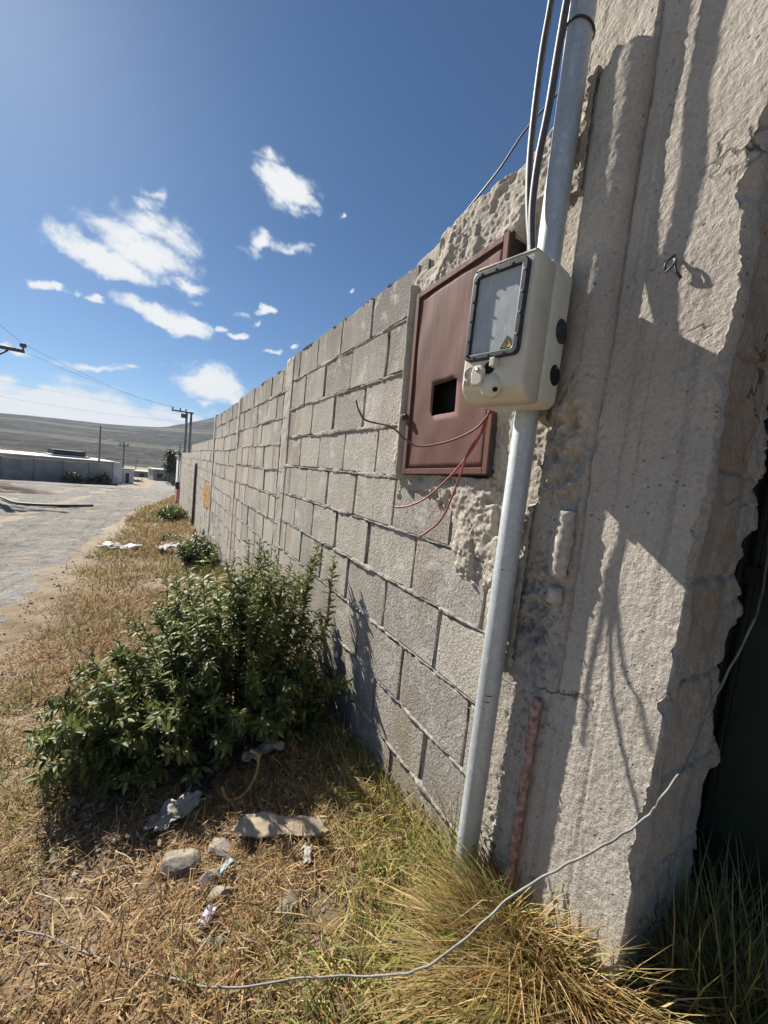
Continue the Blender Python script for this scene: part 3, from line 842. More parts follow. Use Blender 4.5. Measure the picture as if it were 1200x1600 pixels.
clay = lay * (sst(-.36, -.28, ZZg) * (1 - sst(.40, .5, ZZg)) * .8 + .25) * (SS < S0 + .23)
setattr_f(me, 'clay', np.clip(clay, 0, 1).ravel())
put('shaft', me, M_CONC, pillar)
# exposed pieces of the old conduit and the red pipe below
r_ = random.Random(3)


def lumpy(x, y, z0, z1, r, n, lean=0.):
    pts, rad = [], []
    for i in range(n):
        t = i / (n - 1); pts.append((x + r_.uniform(-.0015, .0015) - P0.x, y + lean * t + r_.uniform(-.0012, .0012) - P0.y, z0 + (z1 - z0) * t - P0.z)); rad.append(r * r_.uniform(.82, 1.08))
    return MB().tube(pts, rad, 12)


lumpy(.886, .598, -.205, -.035, .0225, 16).build('conduit', M_PIPE_OLD, pillar, smooth=True)
lumpy(.888, .600, -.275, -.232, .018, 6).build('conduit', M_PIPE_OLD, pillar, smooth=True)
lumpy(.884, .607, -1.2, -.535, .0125, 60, -.004).build('red_pipe', M_PIPE_RED, pillar, smooth=True)
# stub of twisted tie wire
k = atx(1046, 418, .885)
pts = [k + Vector((.012, 0, .028)), k + Vector((0, .002, .018)), k + Vector((-.006, .006, .004)), k + Vector((-.004, .004, -.008)), k + Vector((-.008, -.006, -.006)), k + Vector((-.004, -.012, .006)), k + Vector((0, -.006, .014)), k + Vector((0, -.014, -.012)), k + Vector((.003, -.024, -.028))]
MB().tube([p - P0 for p in catmull(pts, 5)], .0024, 6).build('tie_wire', M_BLKWIRE, pillar, smooth=True)

# ------------------------------------------------------------------ dark green gate in the opening beside the pillar
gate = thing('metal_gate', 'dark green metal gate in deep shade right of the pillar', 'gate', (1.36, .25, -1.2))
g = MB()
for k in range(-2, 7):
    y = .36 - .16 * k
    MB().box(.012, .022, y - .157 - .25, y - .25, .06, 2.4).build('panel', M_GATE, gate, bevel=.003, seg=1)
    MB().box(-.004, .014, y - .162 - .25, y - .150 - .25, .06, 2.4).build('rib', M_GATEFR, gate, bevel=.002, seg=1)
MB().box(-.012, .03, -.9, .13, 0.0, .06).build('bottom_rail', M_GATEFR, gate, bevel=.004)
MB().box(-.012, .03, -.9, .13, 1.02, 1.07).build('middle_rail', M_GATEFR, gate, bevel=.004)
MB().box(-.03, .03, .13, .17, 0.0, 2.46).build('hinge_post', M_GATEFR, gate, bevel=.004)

# ------------------------------------------------------------------ brown cabinet
CY, CZ = 1.125, .393
cab = thing('meter_cabinet', 'brown painted steel cabinet in the block wall, a square cut from its door', 'cabinet', (.865, CY, CZ), rot=(math.radians(-2.6), 0, 0))
hw, hhh = .242, .365
fr = MB()
fr.box(.0035, .075, -hw, -hw + .004, -hhh, hhh); fr.box(.0035, .075, hw - .004, hw, -hhh, hhh)
fr.box(.0035, .075, -hw + .004, hw - .004, hhh - .004, hhh); fr.box(.0035, .075, -hw + .004, hw - .004, -hhh, -hhh + .004)
fr.box(.071, .075, -hw + .004, hw - .004, -hhh + .004, hhh - .004)
fr.build('casing', M_DARKSTEEL, cab)
dr = MB(); t_ = .024
dr.box(-.004, .005, -hw + .002, -hw + t_, -hhh + .002, hhh - .002); dr.box(-.004, .005, hw - t_, hw - .002, -hhh + .002, hhh - .002)
dr.box(-.004, .005, -hw + t_, hw - t_, hhh - t_, hhh - .002); dr.box(-.004, .005, -hw + t_, hw - t_, -hhh + .002, -hhh + t_)
door = dr.build('door', M_BROWN, cab, bevel=.0025, seg=2)
# sheet with the square hole; slightly dented
y0, y1, z0, z1 = -hw + t_ - .002, hw - t_ + .002, -hhh + t_ - .002, hhh - t_ + .002
hy0, hy1, hz0, hz1 = -.052, .078, -.145, -.030
ys = sorted(set(list(np.linspace(y0, hy0, 8)) + list(np.linspace(hy0, hy1, 6)) + list(np.linspace(hy1, y1, 8))))
zs = sorted(set(list(np.linspace(z0, hz0, 9)) + list(np.linspace(hz0, hz1, 6)) + list(np.linspace(hz1, z1, 16))))
vs = []; fs = []; idx = {}
for i, y in enumerate(ys):
    for j, z in enumerate(zs):
        bd = min(y - y0, y1 - y, z - z0, z1 - z)
        x = .004 + (.0025 * math.sin(y * 19 + 1) * math.sin(z * 11 + .4) + .0018 * math.sin(y * 43) * math.cos(z * 23)) * min(1, bd / .04)
        idx[i, j] = len(vs); vs.append((x, y, z))
for i in range(len(ys) - 1):
    for j in range(len(zs) - 1):
        yc, zc = .5 * (ys[i] + ys[i + 1]), .5 * (zs[j] + zs[j + 1])
        if hy0 < yc < hy1 and hz0 < zc < hz1: continue
        fs.append((idx[i, j], idx[i, j + 1], idx[i + 1, j + 1], idx[i + 1, j]))
me = bpy.data.meshes.new('door_panel'); me.from_pydata(vs, [], fs); me.update()
po = put('door_panel', me, M_BROWN, door); me.polygons.foreach_set('use_smooth', np.ones(len(me.polygons), bool))
sm = po.modifiers.new('thickness', 'SOLIDIFY'); sm.thickness = .0015; sm.offset = 0
MB().box(.062, .069, -hw + .006, hw - .006, -hhh + .006, hhh - .006).build('shade_backing', M_BLACK, cab)  # extra near-black sheet: shade seen through the door hole, put in as colour
lt = MB(); lt.box(-.018, -.004, hw - .012, hw + .016, -.140, -.118); lt.box(-.026, -.018, hw - .004, hw + .012, -.136, -.122)
lt.build('latch', M_DARKSTEEL, cab, bevel=.002)

# ------------------------------------------------------------------ galvanised pole
pole = thing('steel_pole', 'galvanised steel pole standing against the wall and carrying the meter box', 'pole', (.85, .736, -1.3))
pts = [(0, 0, z) for z in np.linspace(0, 2.85, 30)]
MB().tube(pts, .0315, 40).build('pipe', M_GALV, pole, smooth=True)
pts = [(.0345 * math.cos(a), .0345 * math.sin(a), 2.45 + .012 * math.cos(a - 2.4)) for a in np.linspace(0, 2 * PI, 40)]
MB().tube(pts, .0026, 6).build('binding_wire', M_BLKWIRE, pole, smooth=True)
pts = [(-.004 + .002 * math.sin(z * 9), .036, z) for z in np.linspace(1.95, 2.85, 24)]
MB().tube(pts, .003, 6).build('earth_wire', M_BLKWIRE, pole, smooth=True)
# pencilled marks on the steel
for i, (px, py, l_) in enumerate(((762, 1088, .010), (757, 1097, .012), (753, 1106, .007), (786, 890, .004))):
    r = ray(px, py); r = r / np.linalg.norm(r)
    # first hit of the sight line with the pipe
    ox, oy = -.85, -.736; a = r[0] ** 2 + r[1] ** 2; b = 2 * (r[0] * ox + r[1] * oy); c = ox * ox + oy * oy - .0333 ** 2
    dsc = b * b - 4 * a * c
    if dsc < 0: continue
    P = Vector(r * ((-b - math.sqrt(dsc)) / (2 * a))); q = Vector((P.x - .85, P.y - .736, 0)); a0 = math.atan2(q.y, q.x)
    pp = [(.0332 * math.cos(a0 + d), .0332 * math.sin(a0 + d), P.z + 1.3 + .006 * d) for d in np.linspace(-l_ / .033, l_ / .033, 8)]
    MB().tube(pp, .0012, 5).build('mark', M_PRINT, pole)

# ------------------------------------------------------------------ beige meter box strapped to the pole
FN = Vector((-.9783, -.2071, 0))
rotz = math.atan2(FN.y, FN.x)
box = thing('meter_box', 'beige plastic electricity meter box with a scratched window clamped to the steel pole', 'meter box', (.657, .6925, .36), rot=(0, 0, rotz))
b = MB(); hwid = .0835
# front half with the sloping chin, profile in (x depth, z), extruded across
prof = [(-.082, .166), (-.006, .166), (0, .158), (0, -.118), (-.006, -.127), (-.028, -.150), (-.082, -.152)]
n = len(prof)
vs = [(x, -hwid, z) for x, z in prof] + [(x, hwid, z) for x, z in prof]
b.add(vs, [tuple(range(n)), tuple(range(2 * n - 1, n - 1, -1))] + [(k, n + k, n + (k + 1) % n, (k + 1) % n) for k in range(n)])
me = b.mesh('body')
bm = bmesh.new(); bm.from_mesh(me)
ed = [e_ for e_ in bm.edges if e_.calc_face_angle(0) > math.radians(20) and not all(v.co.x < -.08 for v in e_.verts)]
bmesh.ops.bevel(bm, geom=ed, offset=.011, segments=4, affect='EDGES', profile=.5)
bm.to_mesh(me); bm.free()
me.polygons.foreach_set('use_smooth', np.ones(len(me.polygons), bool))
put('body', me, M_BEIGE, box)
# back half, a little larger, chamfered at the top
outl = [(-.0885, -.135), (-.075, -.150), (.075, -.150), (.0885, -.135), (.0885, .158), (.074, .180), (-.074, .180), (-.0885, .158)]
MB().prism(outl, -.166, -.0815).build('back_shell', M_BEIGE, box, smooth=True, bevel=.009, seg=4, angle=35)
MB().prism(rrect(-.060, .050, .165, .200, .012), -.170, -.160).build('hanging_flange', M_BEIGE, box, bevel=.002)
# window gasket, pane and what stands behind it
o_ = rrect(-.0725, .0695, -.060, .147, .014, 6); i_ = rrect(-.0585, .0555, -.046, .133, .005, 6)
n = len(o_)
vs = [(.0, y, z) for y, z in o_] + [(.0135, y, z) for y, z in o_] + [(.0135, y, z) for y, z in i_] + [(-.001, y, z) for y, z in i_]
fs = []
for k in range(n):
    k2 = (k + 1) % n
    for q in range(3): fs.append((q * n + k, q * n + k2, (q + 1) * n + k2, (q + 1) * n + k))
fr_ = MB().add(vs, fs).build('window_frame', M_FRAME, box, bevel=.0025, seg=2, angle=50)
SCR = [(-.0655, z) for z in (.125, .08, .035, -.012, -.045)] + [(.0625, z) for z in (.118, .072, .028, -.018)] + [(y, .140) for y in (-.05, -.012, .03)] + [(y, -.053) for y in (-.045, -.005, .035)]
for (y, z) in SCR:
    MB().tube([(.0125, y, z), (.0152, y, z)], .0029, 8).build('screw', M_DARKSTEEL if y < .06 else M_SCREW, fr_)
MB().box(.0035, .0055, -.0588, .0558, -.0463, .1333).build('window_pane', M_PANE, box)
MB().box(.0005, .0012, -.057, .054, -.044, .131).build('meter_face', simple('meter_face_grey', (.30, .32, .33), .6, scale=25, var=.4), box)
# warning sticker: triangle with a bolt
sy, sz, s_ = .0375, -.033, .0145
st = MB().prism([(sy - s_, sz - .009), (sy + s_, sz - .009), (sy, sz + .017)], .0056, .0064).build('warning_sticker', M_YELLOW, box)
tri = [(sy - s_, sz - .009), (sy + s_, sz - .009), (sy, sz + .017)]
bd = MB()
for k in range(3):
    a = Vector((0.0068, *tri[k])); c = Vector((.0068, *tri[(k + 1) % 3])); bd.tube([a, c], .0008, 5)
bd.build('sticker_border', M_PRINT, st)
MB().prism([(sy + .002, sz + .009), (sy - .004, sz + .0005), (sy - .0003, sz + .0005), (sy - .002, sz - .007), (sy + .0045, sz + .0025), (sy + .0008, sz + .0025)], .0064, .0068).build('bolt_symbol', M_PRINT, st)


def letters(txt, size, y, z, x, mat, parent, name='lettering', ext=.0006):
    cu = bpy.data.curves.new(name, 'FONT'); cu.body = txt; cu.size = size; cu.extrude = ext; cu.align_x = 'CENTER'; cu.align_y = 'CENTER'; cu.resolution_u = 3
    to = bpy.data.objects.new(name, cu); COL.objects.link(to)
    dg = bpy.context.evaluated_depsgraph_get(); me_ = bpy.data.meshes.new_from_object(to.evaluated_get(dg))
    bpy.data.objects.remove(to)
    me_.transform(Matrix(((0, 0, 1, x), (1, 0, 0, y), (0, 1, 0, z), (0, 0, 0, 1))))
    me_.materials.clear()
    return put(name, me_, mat, parent)


letters('EEQ', .0185, -.0570, -.1095, .0006, M_EMB, box, ext=.0012)
letters('AC3ZED', .0105, 0.0, .1555, .0006, M_EMB, box, ext=.0007)
em = MB()
em.tube([(.001, -.057 + .0155 * math.cos(a), -.086 + .0145 * math.sin(a)) for a in np.linspace(.5, 5.0, 24)], .0016, 6)
em.tube([(.001, -.057 + .0085 * math.cos(a), -.086 + .008 * math.sin(a)) for a in np.linspace(2.6, 7.2, 18)], .0014, 6)
em.tube([(.001, -.0535, -.086), (.001, -.044, -.0935)], .0015, 6)
em.build('emblem', M_EMB, box, smooth=True)
# seal tab with its screw, key hole, lock dome
MB().prism(rrect(-.042, -.010, -.121, -.074, .013, 6), .004, .017).build('seal_tab', M_BEIGE, box, smooth=False, bevel=.003, seg=3)
MB().tube([(.017, -.024, -.086), (.0215, -.024, -.086)], [.0055, .0038], 14).build('seal_screw', M_SCREW, box, smooth=True)
MB().tube([(.0005, -.004, -.079), (.0022, -.004, -.079)], .0145, 20).build('key_hole', M_BLACK, box)
MB().box(.0, .022, .008, .021, -.083, -.063).build('lock_bracket', M_BEIGE, box, bevel=.002)
dm = MB(); rr = []
for i in range(9):
    a = i / 8 * PI / 2; rr.append(((-.008 + .021 * math.sin(a)), .029 * math.cos(a) + .0005))
dm.tube([(x, .004, -.120) for x, _ in rr], [r for _, r in rr], 22)
dm.build('lock_dome', M_BEIGE, box, smooth=True)
MB().tube([(.004, .022, -.132), (.010, .0245, -.134)], .0055, 10).build('lock_slot', M_BLACK, box)
MB().tube([(-.136, -.076, -.148), (-.136, -.076, -.156)], .009, 12).build('cable_grommet', M_RED, box)
# round knock-outs in the near side
for d_, z, ra, m_ in ((.140, .030, .0285, M_FRAME), (.138, -.073, .0245, M_BLACK)):
    MB().tube([(-d_, .0875, z), (-d_, .0900, z)], ra, 28).build('knockout', m_, box)
MB().tube([(-.138, .0895, -.055), (-.138, .0925, -.055)], .004, 10).build('side_screw', M_SCREW, box)
# pole clamp behind
pts = [(.85 + .0355 * math.cos(a) - .657, .736 + .0355 * math.sin(a) - .6925, 0) for a in np.linspace(0, 2 * PI, 33)]
ci, si_ = math.cos(-rotz), math.sin(-rotz)
for z in (.10, -.09):
    cl = MB()
    vs = []; fs = []
    for k, (x, y, _) in enumerate(pts):
        xx, yy = x * ci - y * si_, x * si_ + y * ci
        vs += [(xx, yy, z - .009), (xx, yy, z + .009)]
    for k in range(32): fs.append((2 * k, 2 * k + 2, 2 * k + 3, 2 * k + 1))
    cl.add(vs, fs).build('clamp_band', M_SCREW, box)

# ------------------------------------------------------------------ cables and wires
WG = 'red wires hanging out of the meter box'


def wire(name, label, cat, P, r, mat, group=None, n=8, sides=8):
    return tag(MB().tube(catmull(P, n), r, sides).build(name, mat, None, smooth=True), label, cat, group)


EX = (.775, .800, .212)
def VL(*p): return [Vector(q) for q in p]
A = VL(EX, (.772, .806, .195), (.762, .840, .159), (.731, .910, .124), (.688, .994, .106), (.662, 1.043, .128), (.636, 1.092, .164), (.592, 1.180, .182), (.578, 1.215, .212), (.572, 1.241, .254))
wire('red_wire', 'upper red wire bent up at its bare tip in front of the blocks', 'wire', A, .0032, M_DARKRED, WG)
B = VL(EX, (.773, .812, .180), (.770, .830, .127), (.752, .884, .042), (.725, .965, -.044), (.700, 1.028, -.083), (.679, 1.082, -.097))
wire('red_wire', 'middle red wire ending level left of the cabinet bottom corner', 'wire', B, .0032, M_RED, WG)
C = VL(EX, (.775, .806, .190), (.773, .811, .159), (.760, .848, .099), (.748, .866, .005), (.725, .889, -.104), (.682, .931, -.170))
wire('red_wire', 'lowest red wire curving down below the cabinet to the plaster', 'wire', C, .0032, M_RED, WG)
CG = 'grey supply cables beside the pole'
c1 = [atx(829, 410, .790), atx(829, 380, .792), atx(826, 320, .796), atx(828, 250, .800), atx(836, 170, .800), atx(848, 80, .800), atx(862, 0, .800), atx(872, -80, .80), atx(880, -140, .80)]
wire('supply_cable', 'left grey supply cable coming down into the meter box', 'cable', c1, .0088, M_CABLE, CG)
c2 = [atx(833, 410, .790), atx(831, 380, .790), atx(832, 320, .788), atx(841, 250, .788), atx(857, 170, .790), atx(872, 80, .794), atx(888, -10, .797), atx(905, -80, .80), atx(917, -140, .80)]
wire('supply_cable', 'right grey supply cable running close beside the steel pole', 'cable', c2, .0092, M_CABLE, CG)
ov = [Vector((.99, 1.42, .90)), Vector((.925, 1.32, .952)), atx(735, 322, .905), atx(780, 265, .89), atx(820, 205, .885), atx(868, 150, .885), atx(893, 118, .884)]
wire('black_wire', 'thin black wire from the top of the wall up to the pole', 'wire', ov, .0034, M_BLKWIRE)
gw = [gp(-60, 1462, .012), gp(0, 1455, .015), gp(60, 1460, .02), gp(130, 1487, .015), gp(230, 1522, .02), gp(345, 1542, .04), gp(480, 1530, .07), gp(600, 1524, .12),
      atx(660, 1508, .50), atx(735, 1465, .55), atx(800, 1405, .635), atx(868, 1358, .70), atx(930, 1325, .77), atx(985, 1297, .845), atx(1022, 1270, .885), aty(1035, 1240, .292), aty(1075, 1190, .296), aty(1100, 1130, .30), aty(1108, 1105, .30), aty(1140, 1045, .295), aty(1180, 965, .285), aty(1196, 900, .27), aty(1206, 820, .25)]
lw = thing('loose_wire', 'pale grey wire trailing from the gate pillar across the dry grass', 'wire', gw[7])
gw = [p + Vector((random.uniform(-.004, .004), random.uniform(-.004, .004), random.uniform(-.002, .004))) if 1 < i < 17 else p for i, p in enumerate(gw)]
cm = catmull(gw, 10); cm = [p + Vector((0, .0008 * math.sin(i * .9), .0008 * math.sin(i * 1.3))) for i, p in enumerate(cm)]; cut = 20 * 10
MB().tube([p - gw[7] for p in cm[:cut + 1]], .0023, 8).build('pale_length', M_GREYWIRE, lw, smooth=True)
MB().tube([p - gw[7] for p in cm[cut:]], .0023, 8).build('dark_length', M_CABLE, lw, smooth=True)

# ------------------------------------------------------------------ grass
def blades(name, P, Ln, Wd, az, lean, droop, colr, label, mat=None, kind='stuff'):
    n = len(P); T = np.array([0, .38, .72, 1.]); wt_ = np.array([1., .9, .62, 0.])
    dh = np.stack([np.cos(az), np.sin(az), np.zeros(n)], -1); sd = np.stack([-np.sin(az), np.cos(az), np.zeros(n)], -1)
    tw = rng.uniform(-.6, .6, n)
    V = np.zeros((n, 7, 3)); Ccol = np.zeros((n, 7, 3))
    for k, t in enumerate(T):
        c = P + dh * (Ln * (np.sin(lean) * t + droop * .55 * t * t))[:, None]
        c[:, 2] += Ln * (np.cos(lean) * t - droop * .60 * t * t)
        w = (Wd * wt_[k] * .5)[:, None]
        s_ = sd * np.cos(tw * t)[:, None] + np.array([0, 0, 1.]) * np.sin(tw * t)[:, None]
        if k < 3: V[:, 2 * k] = c - s_ * w; V[:, 2 * k + 1] = c + s_ * w
        else: V[:, 6] = c
    Ccol[:] = colr[:, None, :]
    i = (np.arange(n) * 7)[:, None]
    q = np.concatenate([i + np.array([[0, 1, 3, 2]]), i + np.array([[2, 3, 5, 4]])], 0); t3 = i + np.array([[4, 5, 6]])
    me = mesh_np(name, V.reshape(-1, 3), q, t3, smooth=False); setcol(me, Ccol.reshape(-1, 3))
    return tag(put(name, me, mat or M_GRASS), label, kind=kind)


def mixc(cols, n, jit=.25):
    cols = np.array(cols); k = rng.integers(0, len(cols), n); f = rng.uniform(0, 1, n)[:, None]
    k2 = rng.integers(0, len(cols), n)
    return (cols[k] * f + cols[k2] * (1 - f)) * rng.uniform(1 - jit, 1 + jit, n)[:, None]


STRAW = [(.36, .24, .11), (.46, .33, .16), (.27, .16, .07), (.52, .41, .23), (.20, .12, .06), (.40, .22, .09)]
GREEN = [(.19, .22, .045), (.32, .32, .08), (.12, .16, .03), (.38, .37, .13), (.27, .29, .08)]
GOLD = [(.50, .34, .15), (.42, .27, .10), (.58, .46, .26), (.29, .17, .07), (.25, .26, .07)]


def zat(x, y): return gheight(x, y)


def scatter(n, x0, x1, y0, y1, dens, power=1.):
    x = rng.uniform(x0, x1, n); y = y0 + (y1 - y0) * rng.uniform(0, 1, n) ** power
    k = rng.uniform(0, 1, n) < dens(x, y); return x[k], y[k]


def bushzone(x, y):
    return ((x - .33) / .72) ** 2 + ((y - 2.15) / .62) ** 2


# matted dry straw close by
def d1(x, y):
    bare = fbm(x * 2.6, y * 2.6, 201, 4)
    d = .74 + 1.0 * bare
    d = np.where(np.hypot((x - .52) / .2, (y - .82) / .16) < 1, d * .12, d)
    d = np.where(np.hypot((x + .35) / .3, (y - 2.6) / .4) < 1, d * .3, d)
    d = d * np.where(bushzone(x, y) < .75, .25, 1)
    return d * (x < .93) * (1 - sst(-.25, .1, edge_x(y) - x + .25 * fbm(x * 3, y * 3, 202)))


x, y = scatter(150000, -1.3, .95, .25, 5.2, d1, 1.35)
n = len(x)
blades('dry_straw', np.stack([x, y, zat(x, y) + rng.uniform(0, .014, n)], -1), rng.uniform(.025, .085, n), rng.uniform(.0018, .0040, n) * (1 + .12 * y), rng.uniform(0, 2 * PI, n), rng.uniform(.75, 1.62, n), rng.uniform(0, .35, n), mixc(STRAW, n, .4), 'matted dry straw covering the soil of the verge')
# short green shoots in patches
def d2(x, y):
    pch = fbm(x * 3.4, y * 3.4, 211, 4)
    return np.clip(pch * 2.6 - .25, 0, 1) * (x < .92) * (bushzone(x, y) > .8) * (1 - sst(-.3, .0, edge_x(y) - x))


x, y = scatter(34000, -1.1, .93, .3, 4.5, d2, 1.2)
n = len(x)
blades('green_shoots', np.stack([x, y, zat(x, y)], -1), rng.uniform(.03, .10, n), rng.uniform(.002, .004, n), rng.uniform(0, 2 * PI, n), rng.uniform(.1, .9, n), rng.uniform(.1, .7, n), mixc(GREEN, n), 'short green grass shoots in patches among the straw')
# taller yellow green grass along the foot of the wall
def d3(x, y):
    near = sst(.42, .72, x + .10 * fbm(y * 4, x * 4, 221) + .22 * (y < .95) * sst(1.1, .5, y))
    return near * (.55 + .5 * fbm(x * 5, y * 5, 222)) * (y < 1.62) * (bushzone(x, y) > .55)


x, y = scatter(13000, .25, .94, .30, 1.65, d3, 1.)
n = len(x); tall = (.075 + .07 * sst(.5, .9, x)) * (1.25 - .5 * sst(.8, 1.2, y)) + .04 * fbm(x * 4, y * 4, 223)
blades('verge_grass', np.stack([x, y, zat(x, y)], -1), tall * rng.uniform(.5, 1.6, n), rng.uniform(.0028, .0058, n), rng.uniform(0, 2 * PI, n), rng.uniform(.05, 1.1, n), rng.uniform(.15, 1.0, n), mixc(GREEN + GOLD[:4], n, .35), 'tall yellow green grass along the foot of the block wall')
# the big golden clump at the foot of the pillar
n = 7600
a = rng.uniform(0, 2 * PI, n); rr_ = np.sqrt(rng.uniform(0, 1, n))
cx = .835 + .135 * rr_ * np.cos(a); cy = .41 + .17 * rr_ * np.sin(a)
k = (cx < .885) | (cy < .31); cx, cy, a = cx[k], cy[k], a[k]; n = len(cx)
out = np.arctan2(cy - .46, cx - .90) + rng.normal(0, .7, n)
gr = mixc(GOLD, n); grn = rng.uniform(0, 1, n) < np.clip(.10 + 1.6 * (cy - .46), 0, .8); gr[grn] = mixc(GREEN, int(grn.sum()))
blades('grass_clump', np.stack([cx, cy, zat(cx, cy) - .01], -1), rng.uniform(.14, .42, n), rng.uniform(.0028, .0062, n), out, rng.uniform(.03, .5, n), rng.uniform(.5, 1.3, n), gr, 'long golden drooping grass clump at the foot of the pillar')
n = 1700
cx = rng.uniform(.80, .89, n); cy = rng.uniform(.30, .60, n)
blades('grass_clump', np.stack([cx, cy, zat(cx, cy)], -1), rng.uniform(.20, .50, n), rng.uniform(.0026, .0052, n), rng.uniform(2.4, 5.6, n), rng.uniform(.02, .30, n), rng.uniform(.3, 1.0, n), mixc(GOLD, n), 'tall golden stalks leaning out from the pillar face')
n = 500
cx = rng.uniform(.78, .89, n); cy = rng.uniform(.50, .80, n)
blades('green_tuft', np.stack([cx, cy, zat(cx, cy)], -1), rng.uniform(.14, .33, n), rng.uniform(.0025, .0045, n), rng.uniform(0, 2 * PI, n), rng.uniform(.0, .5, n), rng.uniform(.1, .7, n), mixc([(.10, .14, .03), (.17, .20, .05), (.07, .11, .03)], n), 'green grass blades between the pole and the pillar')
# grass in the shade of the gate
n = 1500
cx = rng.uniform(1.02, 1.22, n); cy = rng.uniform(.10, .31, n)
blades('gate_grass', np.stack([cx, cy, zat(cx, cy)], -1), rng.uniform(.15, .55, n), rng.uniform(.0025, .005, n), rng.uniform(0, 2 * PI, n), rng.uniform(.05, .6, n), rng.uniform(.1, .9, n), mixc(GOLD + GREEN, n), 'dry grass in the shade in front of the green gate')
# orange dry grass of the verge further down the road
def d4(x, y):
    return (.62 + 1.0 * fbm(x * 1.6, y * 1.1, 231, 4)) * (1 - sst(-.45, .02, edge_x(y) - x + .3 * fbm(x * 2.4, y * 2.4, 232))) * (bushzone(x, y) > .7)


x, y = scatter(80000, -1.6, .9, 2.6, 14, d4, 1.5)
n = len(x)
cc = mixc(STRAW + [(.38, .22, .08)], n, .35); gk = rng.uniform(0, 1, n) < np.clip(.12 + .55 * fbm(x * 1.4, y * 1.1, 233), 0, .6); cc[gk] = mixc(GREEN, int(gk.sum()))
blades('dry_verge_grass', np.stack([x, y, zat(x, y)], -1), rng.uniform(.04, .12, n) * (1 + .06 * y), rng.uniform(.003, .006, n) * (1 + .18 * y), rng.uniform(0, 2 * PI, n), rng.uniform(.3, 1.4, n), rng.uniform(0, .6, n), cc, 'orange brown dry grass of the verge along the wall')
x, y = scatter(22000, -1.2, 1.2, 13, 34, lambda x, y: .9 * (1 - sst(-.2, .2, edge_x(y) - x)), 1.4)
n = len(x)
blades('dry_verge_grass', np.stack([x, y, zat(x, y)], -1), rng.uniform(.10, .24, n), rng.uniform(.02, .04, n), rng.uniform(0, 2 * PI, n), rng.uniform(.3, 1.3, n), rng.uniform(0, .6, n), mixc(STRAW + GREEN[:2], n, .3), 'far dry grass where the verge narrows')
# yellow green grass under the far part of the wall
x, y = scatter(16000, .35, .9, 2.8, 7.5, lambda x, y: sst(.35, .75, x + .2 * fbm(x * 3, y * 2, 241)) * (.5 + fbm(x * 3, y * 3, 242)), 1.2)
n = len(x)
blades('wall_foot_grass', np.stack([x, y, zat(x, y)], -1), rng.uniform(.08, .26, n), rng.uniform(.004, .008, n), rng.uniform(0, 2 * PI, n), rng.uniform(.1, .8, n), rng.uniform(.1, .8, n), mixc(GOLD + GREEN, n), 'yellow grass under the wall behind the big bush')

# small stones and clods
sv, sf = [], []
rs = random.Random(9)
for k in range(4200):
    y = .35 + 8 * rs.random() ** 2.4; x = rs.uniform(-1.2, .85)
    r = (rs.uniform(.0015, .006) if k > 330 else rs.uniform(.004, .015)) * (1 + .14 * y); c = Vector((x, y, float(gheight(np.array(x), np.array(y))) + r * .2))
    n0 = len(sv)
    for d_ in ((1, 0, 0), (-1, 0, 0), (0, 1, 0), (0, -1, 0), (0, 0, .8), (.7, .7, .4), (-.7, .6, .4), (-.6, -.7, .4), (.6, -.7, .4)):
        sv.append(tuple(c + Vector(d_) * r * rs.uniform(.7, 1.3)))
    bmv = [(4, 5, 6), (4, 6, 7), (4, 7, 8), (4, 8, 5), (0, 2, 5), (5, 2, 6), (6, 2, 1), (6, 1, 7), (7, 1, 3), (7, 3, 8), (8, 3, 0), (8, 0, 5)]
    sf += [tuple(i + n0 for i in f) for f in bmv]
me = bpy.data.meshes.new('gravel'); me.from_pydata(sv, [], sf); me.update()
tag(put('gravel', me, M_STONE), 'small stones and clods scattered in the straw', kind='stuff')

# ------------------------------------------------------------------ bushes
def leaf_arr(l, w, bend, fold, droop=0.):
    """one lance shaped leaf along +x, folded along its midrib"""
    st = [(0, .0), (.22, .72), (.5, 1.), (.78, .62), (1., 0.)]
    vs = []; fs = []
    for t, ww in st:
        z = -bend * t * t * l; zz_ = fold * ww * w
        if ww == 0: vs.append((t * l, 0, z))
        else: vs += [(t * l, -ww * w / 2, z + zz_), (t * l, 0, z), (t * l, ww * w / 2, z + zz_)]
    fs = [(0, 2, 1), (0, 3, 2), (1, 2, 5, 4), (2, 3, 6, 5), (4, 5, 8, 7), (5, 6, 9, 8), (7, 8, 10), (8, 9, 10)]
    return np.array(vs), fs


LA = [leaf_arr(1, .34, .18, .18), leaf_arr(1, .38, .35, .26), leaf_arr(1, .31, .05, .12), leaf_arr(1, .36, .55, .2)]
LQ = np.array([f for f in LA[0][1] if len(f) == 4]); LT = np.array([f for f in LA[0][1] if len(f) == 3])
LM = []
for V_, F_ in LA:
    me = bpy.data.meshes.new('leaf'); me.from_pydata([tuple(v) for v in V_], [], F_); me.update(); me.materials.append(M_LEAF1); LM.append(me)


def frame(d, upv):
    d = d.normalized(); s_ = upv.cross(d)
    if s_.length < 1e-4: s_ = Vector((1, 0, 0)).cross(d)
    s_.normalize(); u_ = d.cross(s_); return d, s_, u_


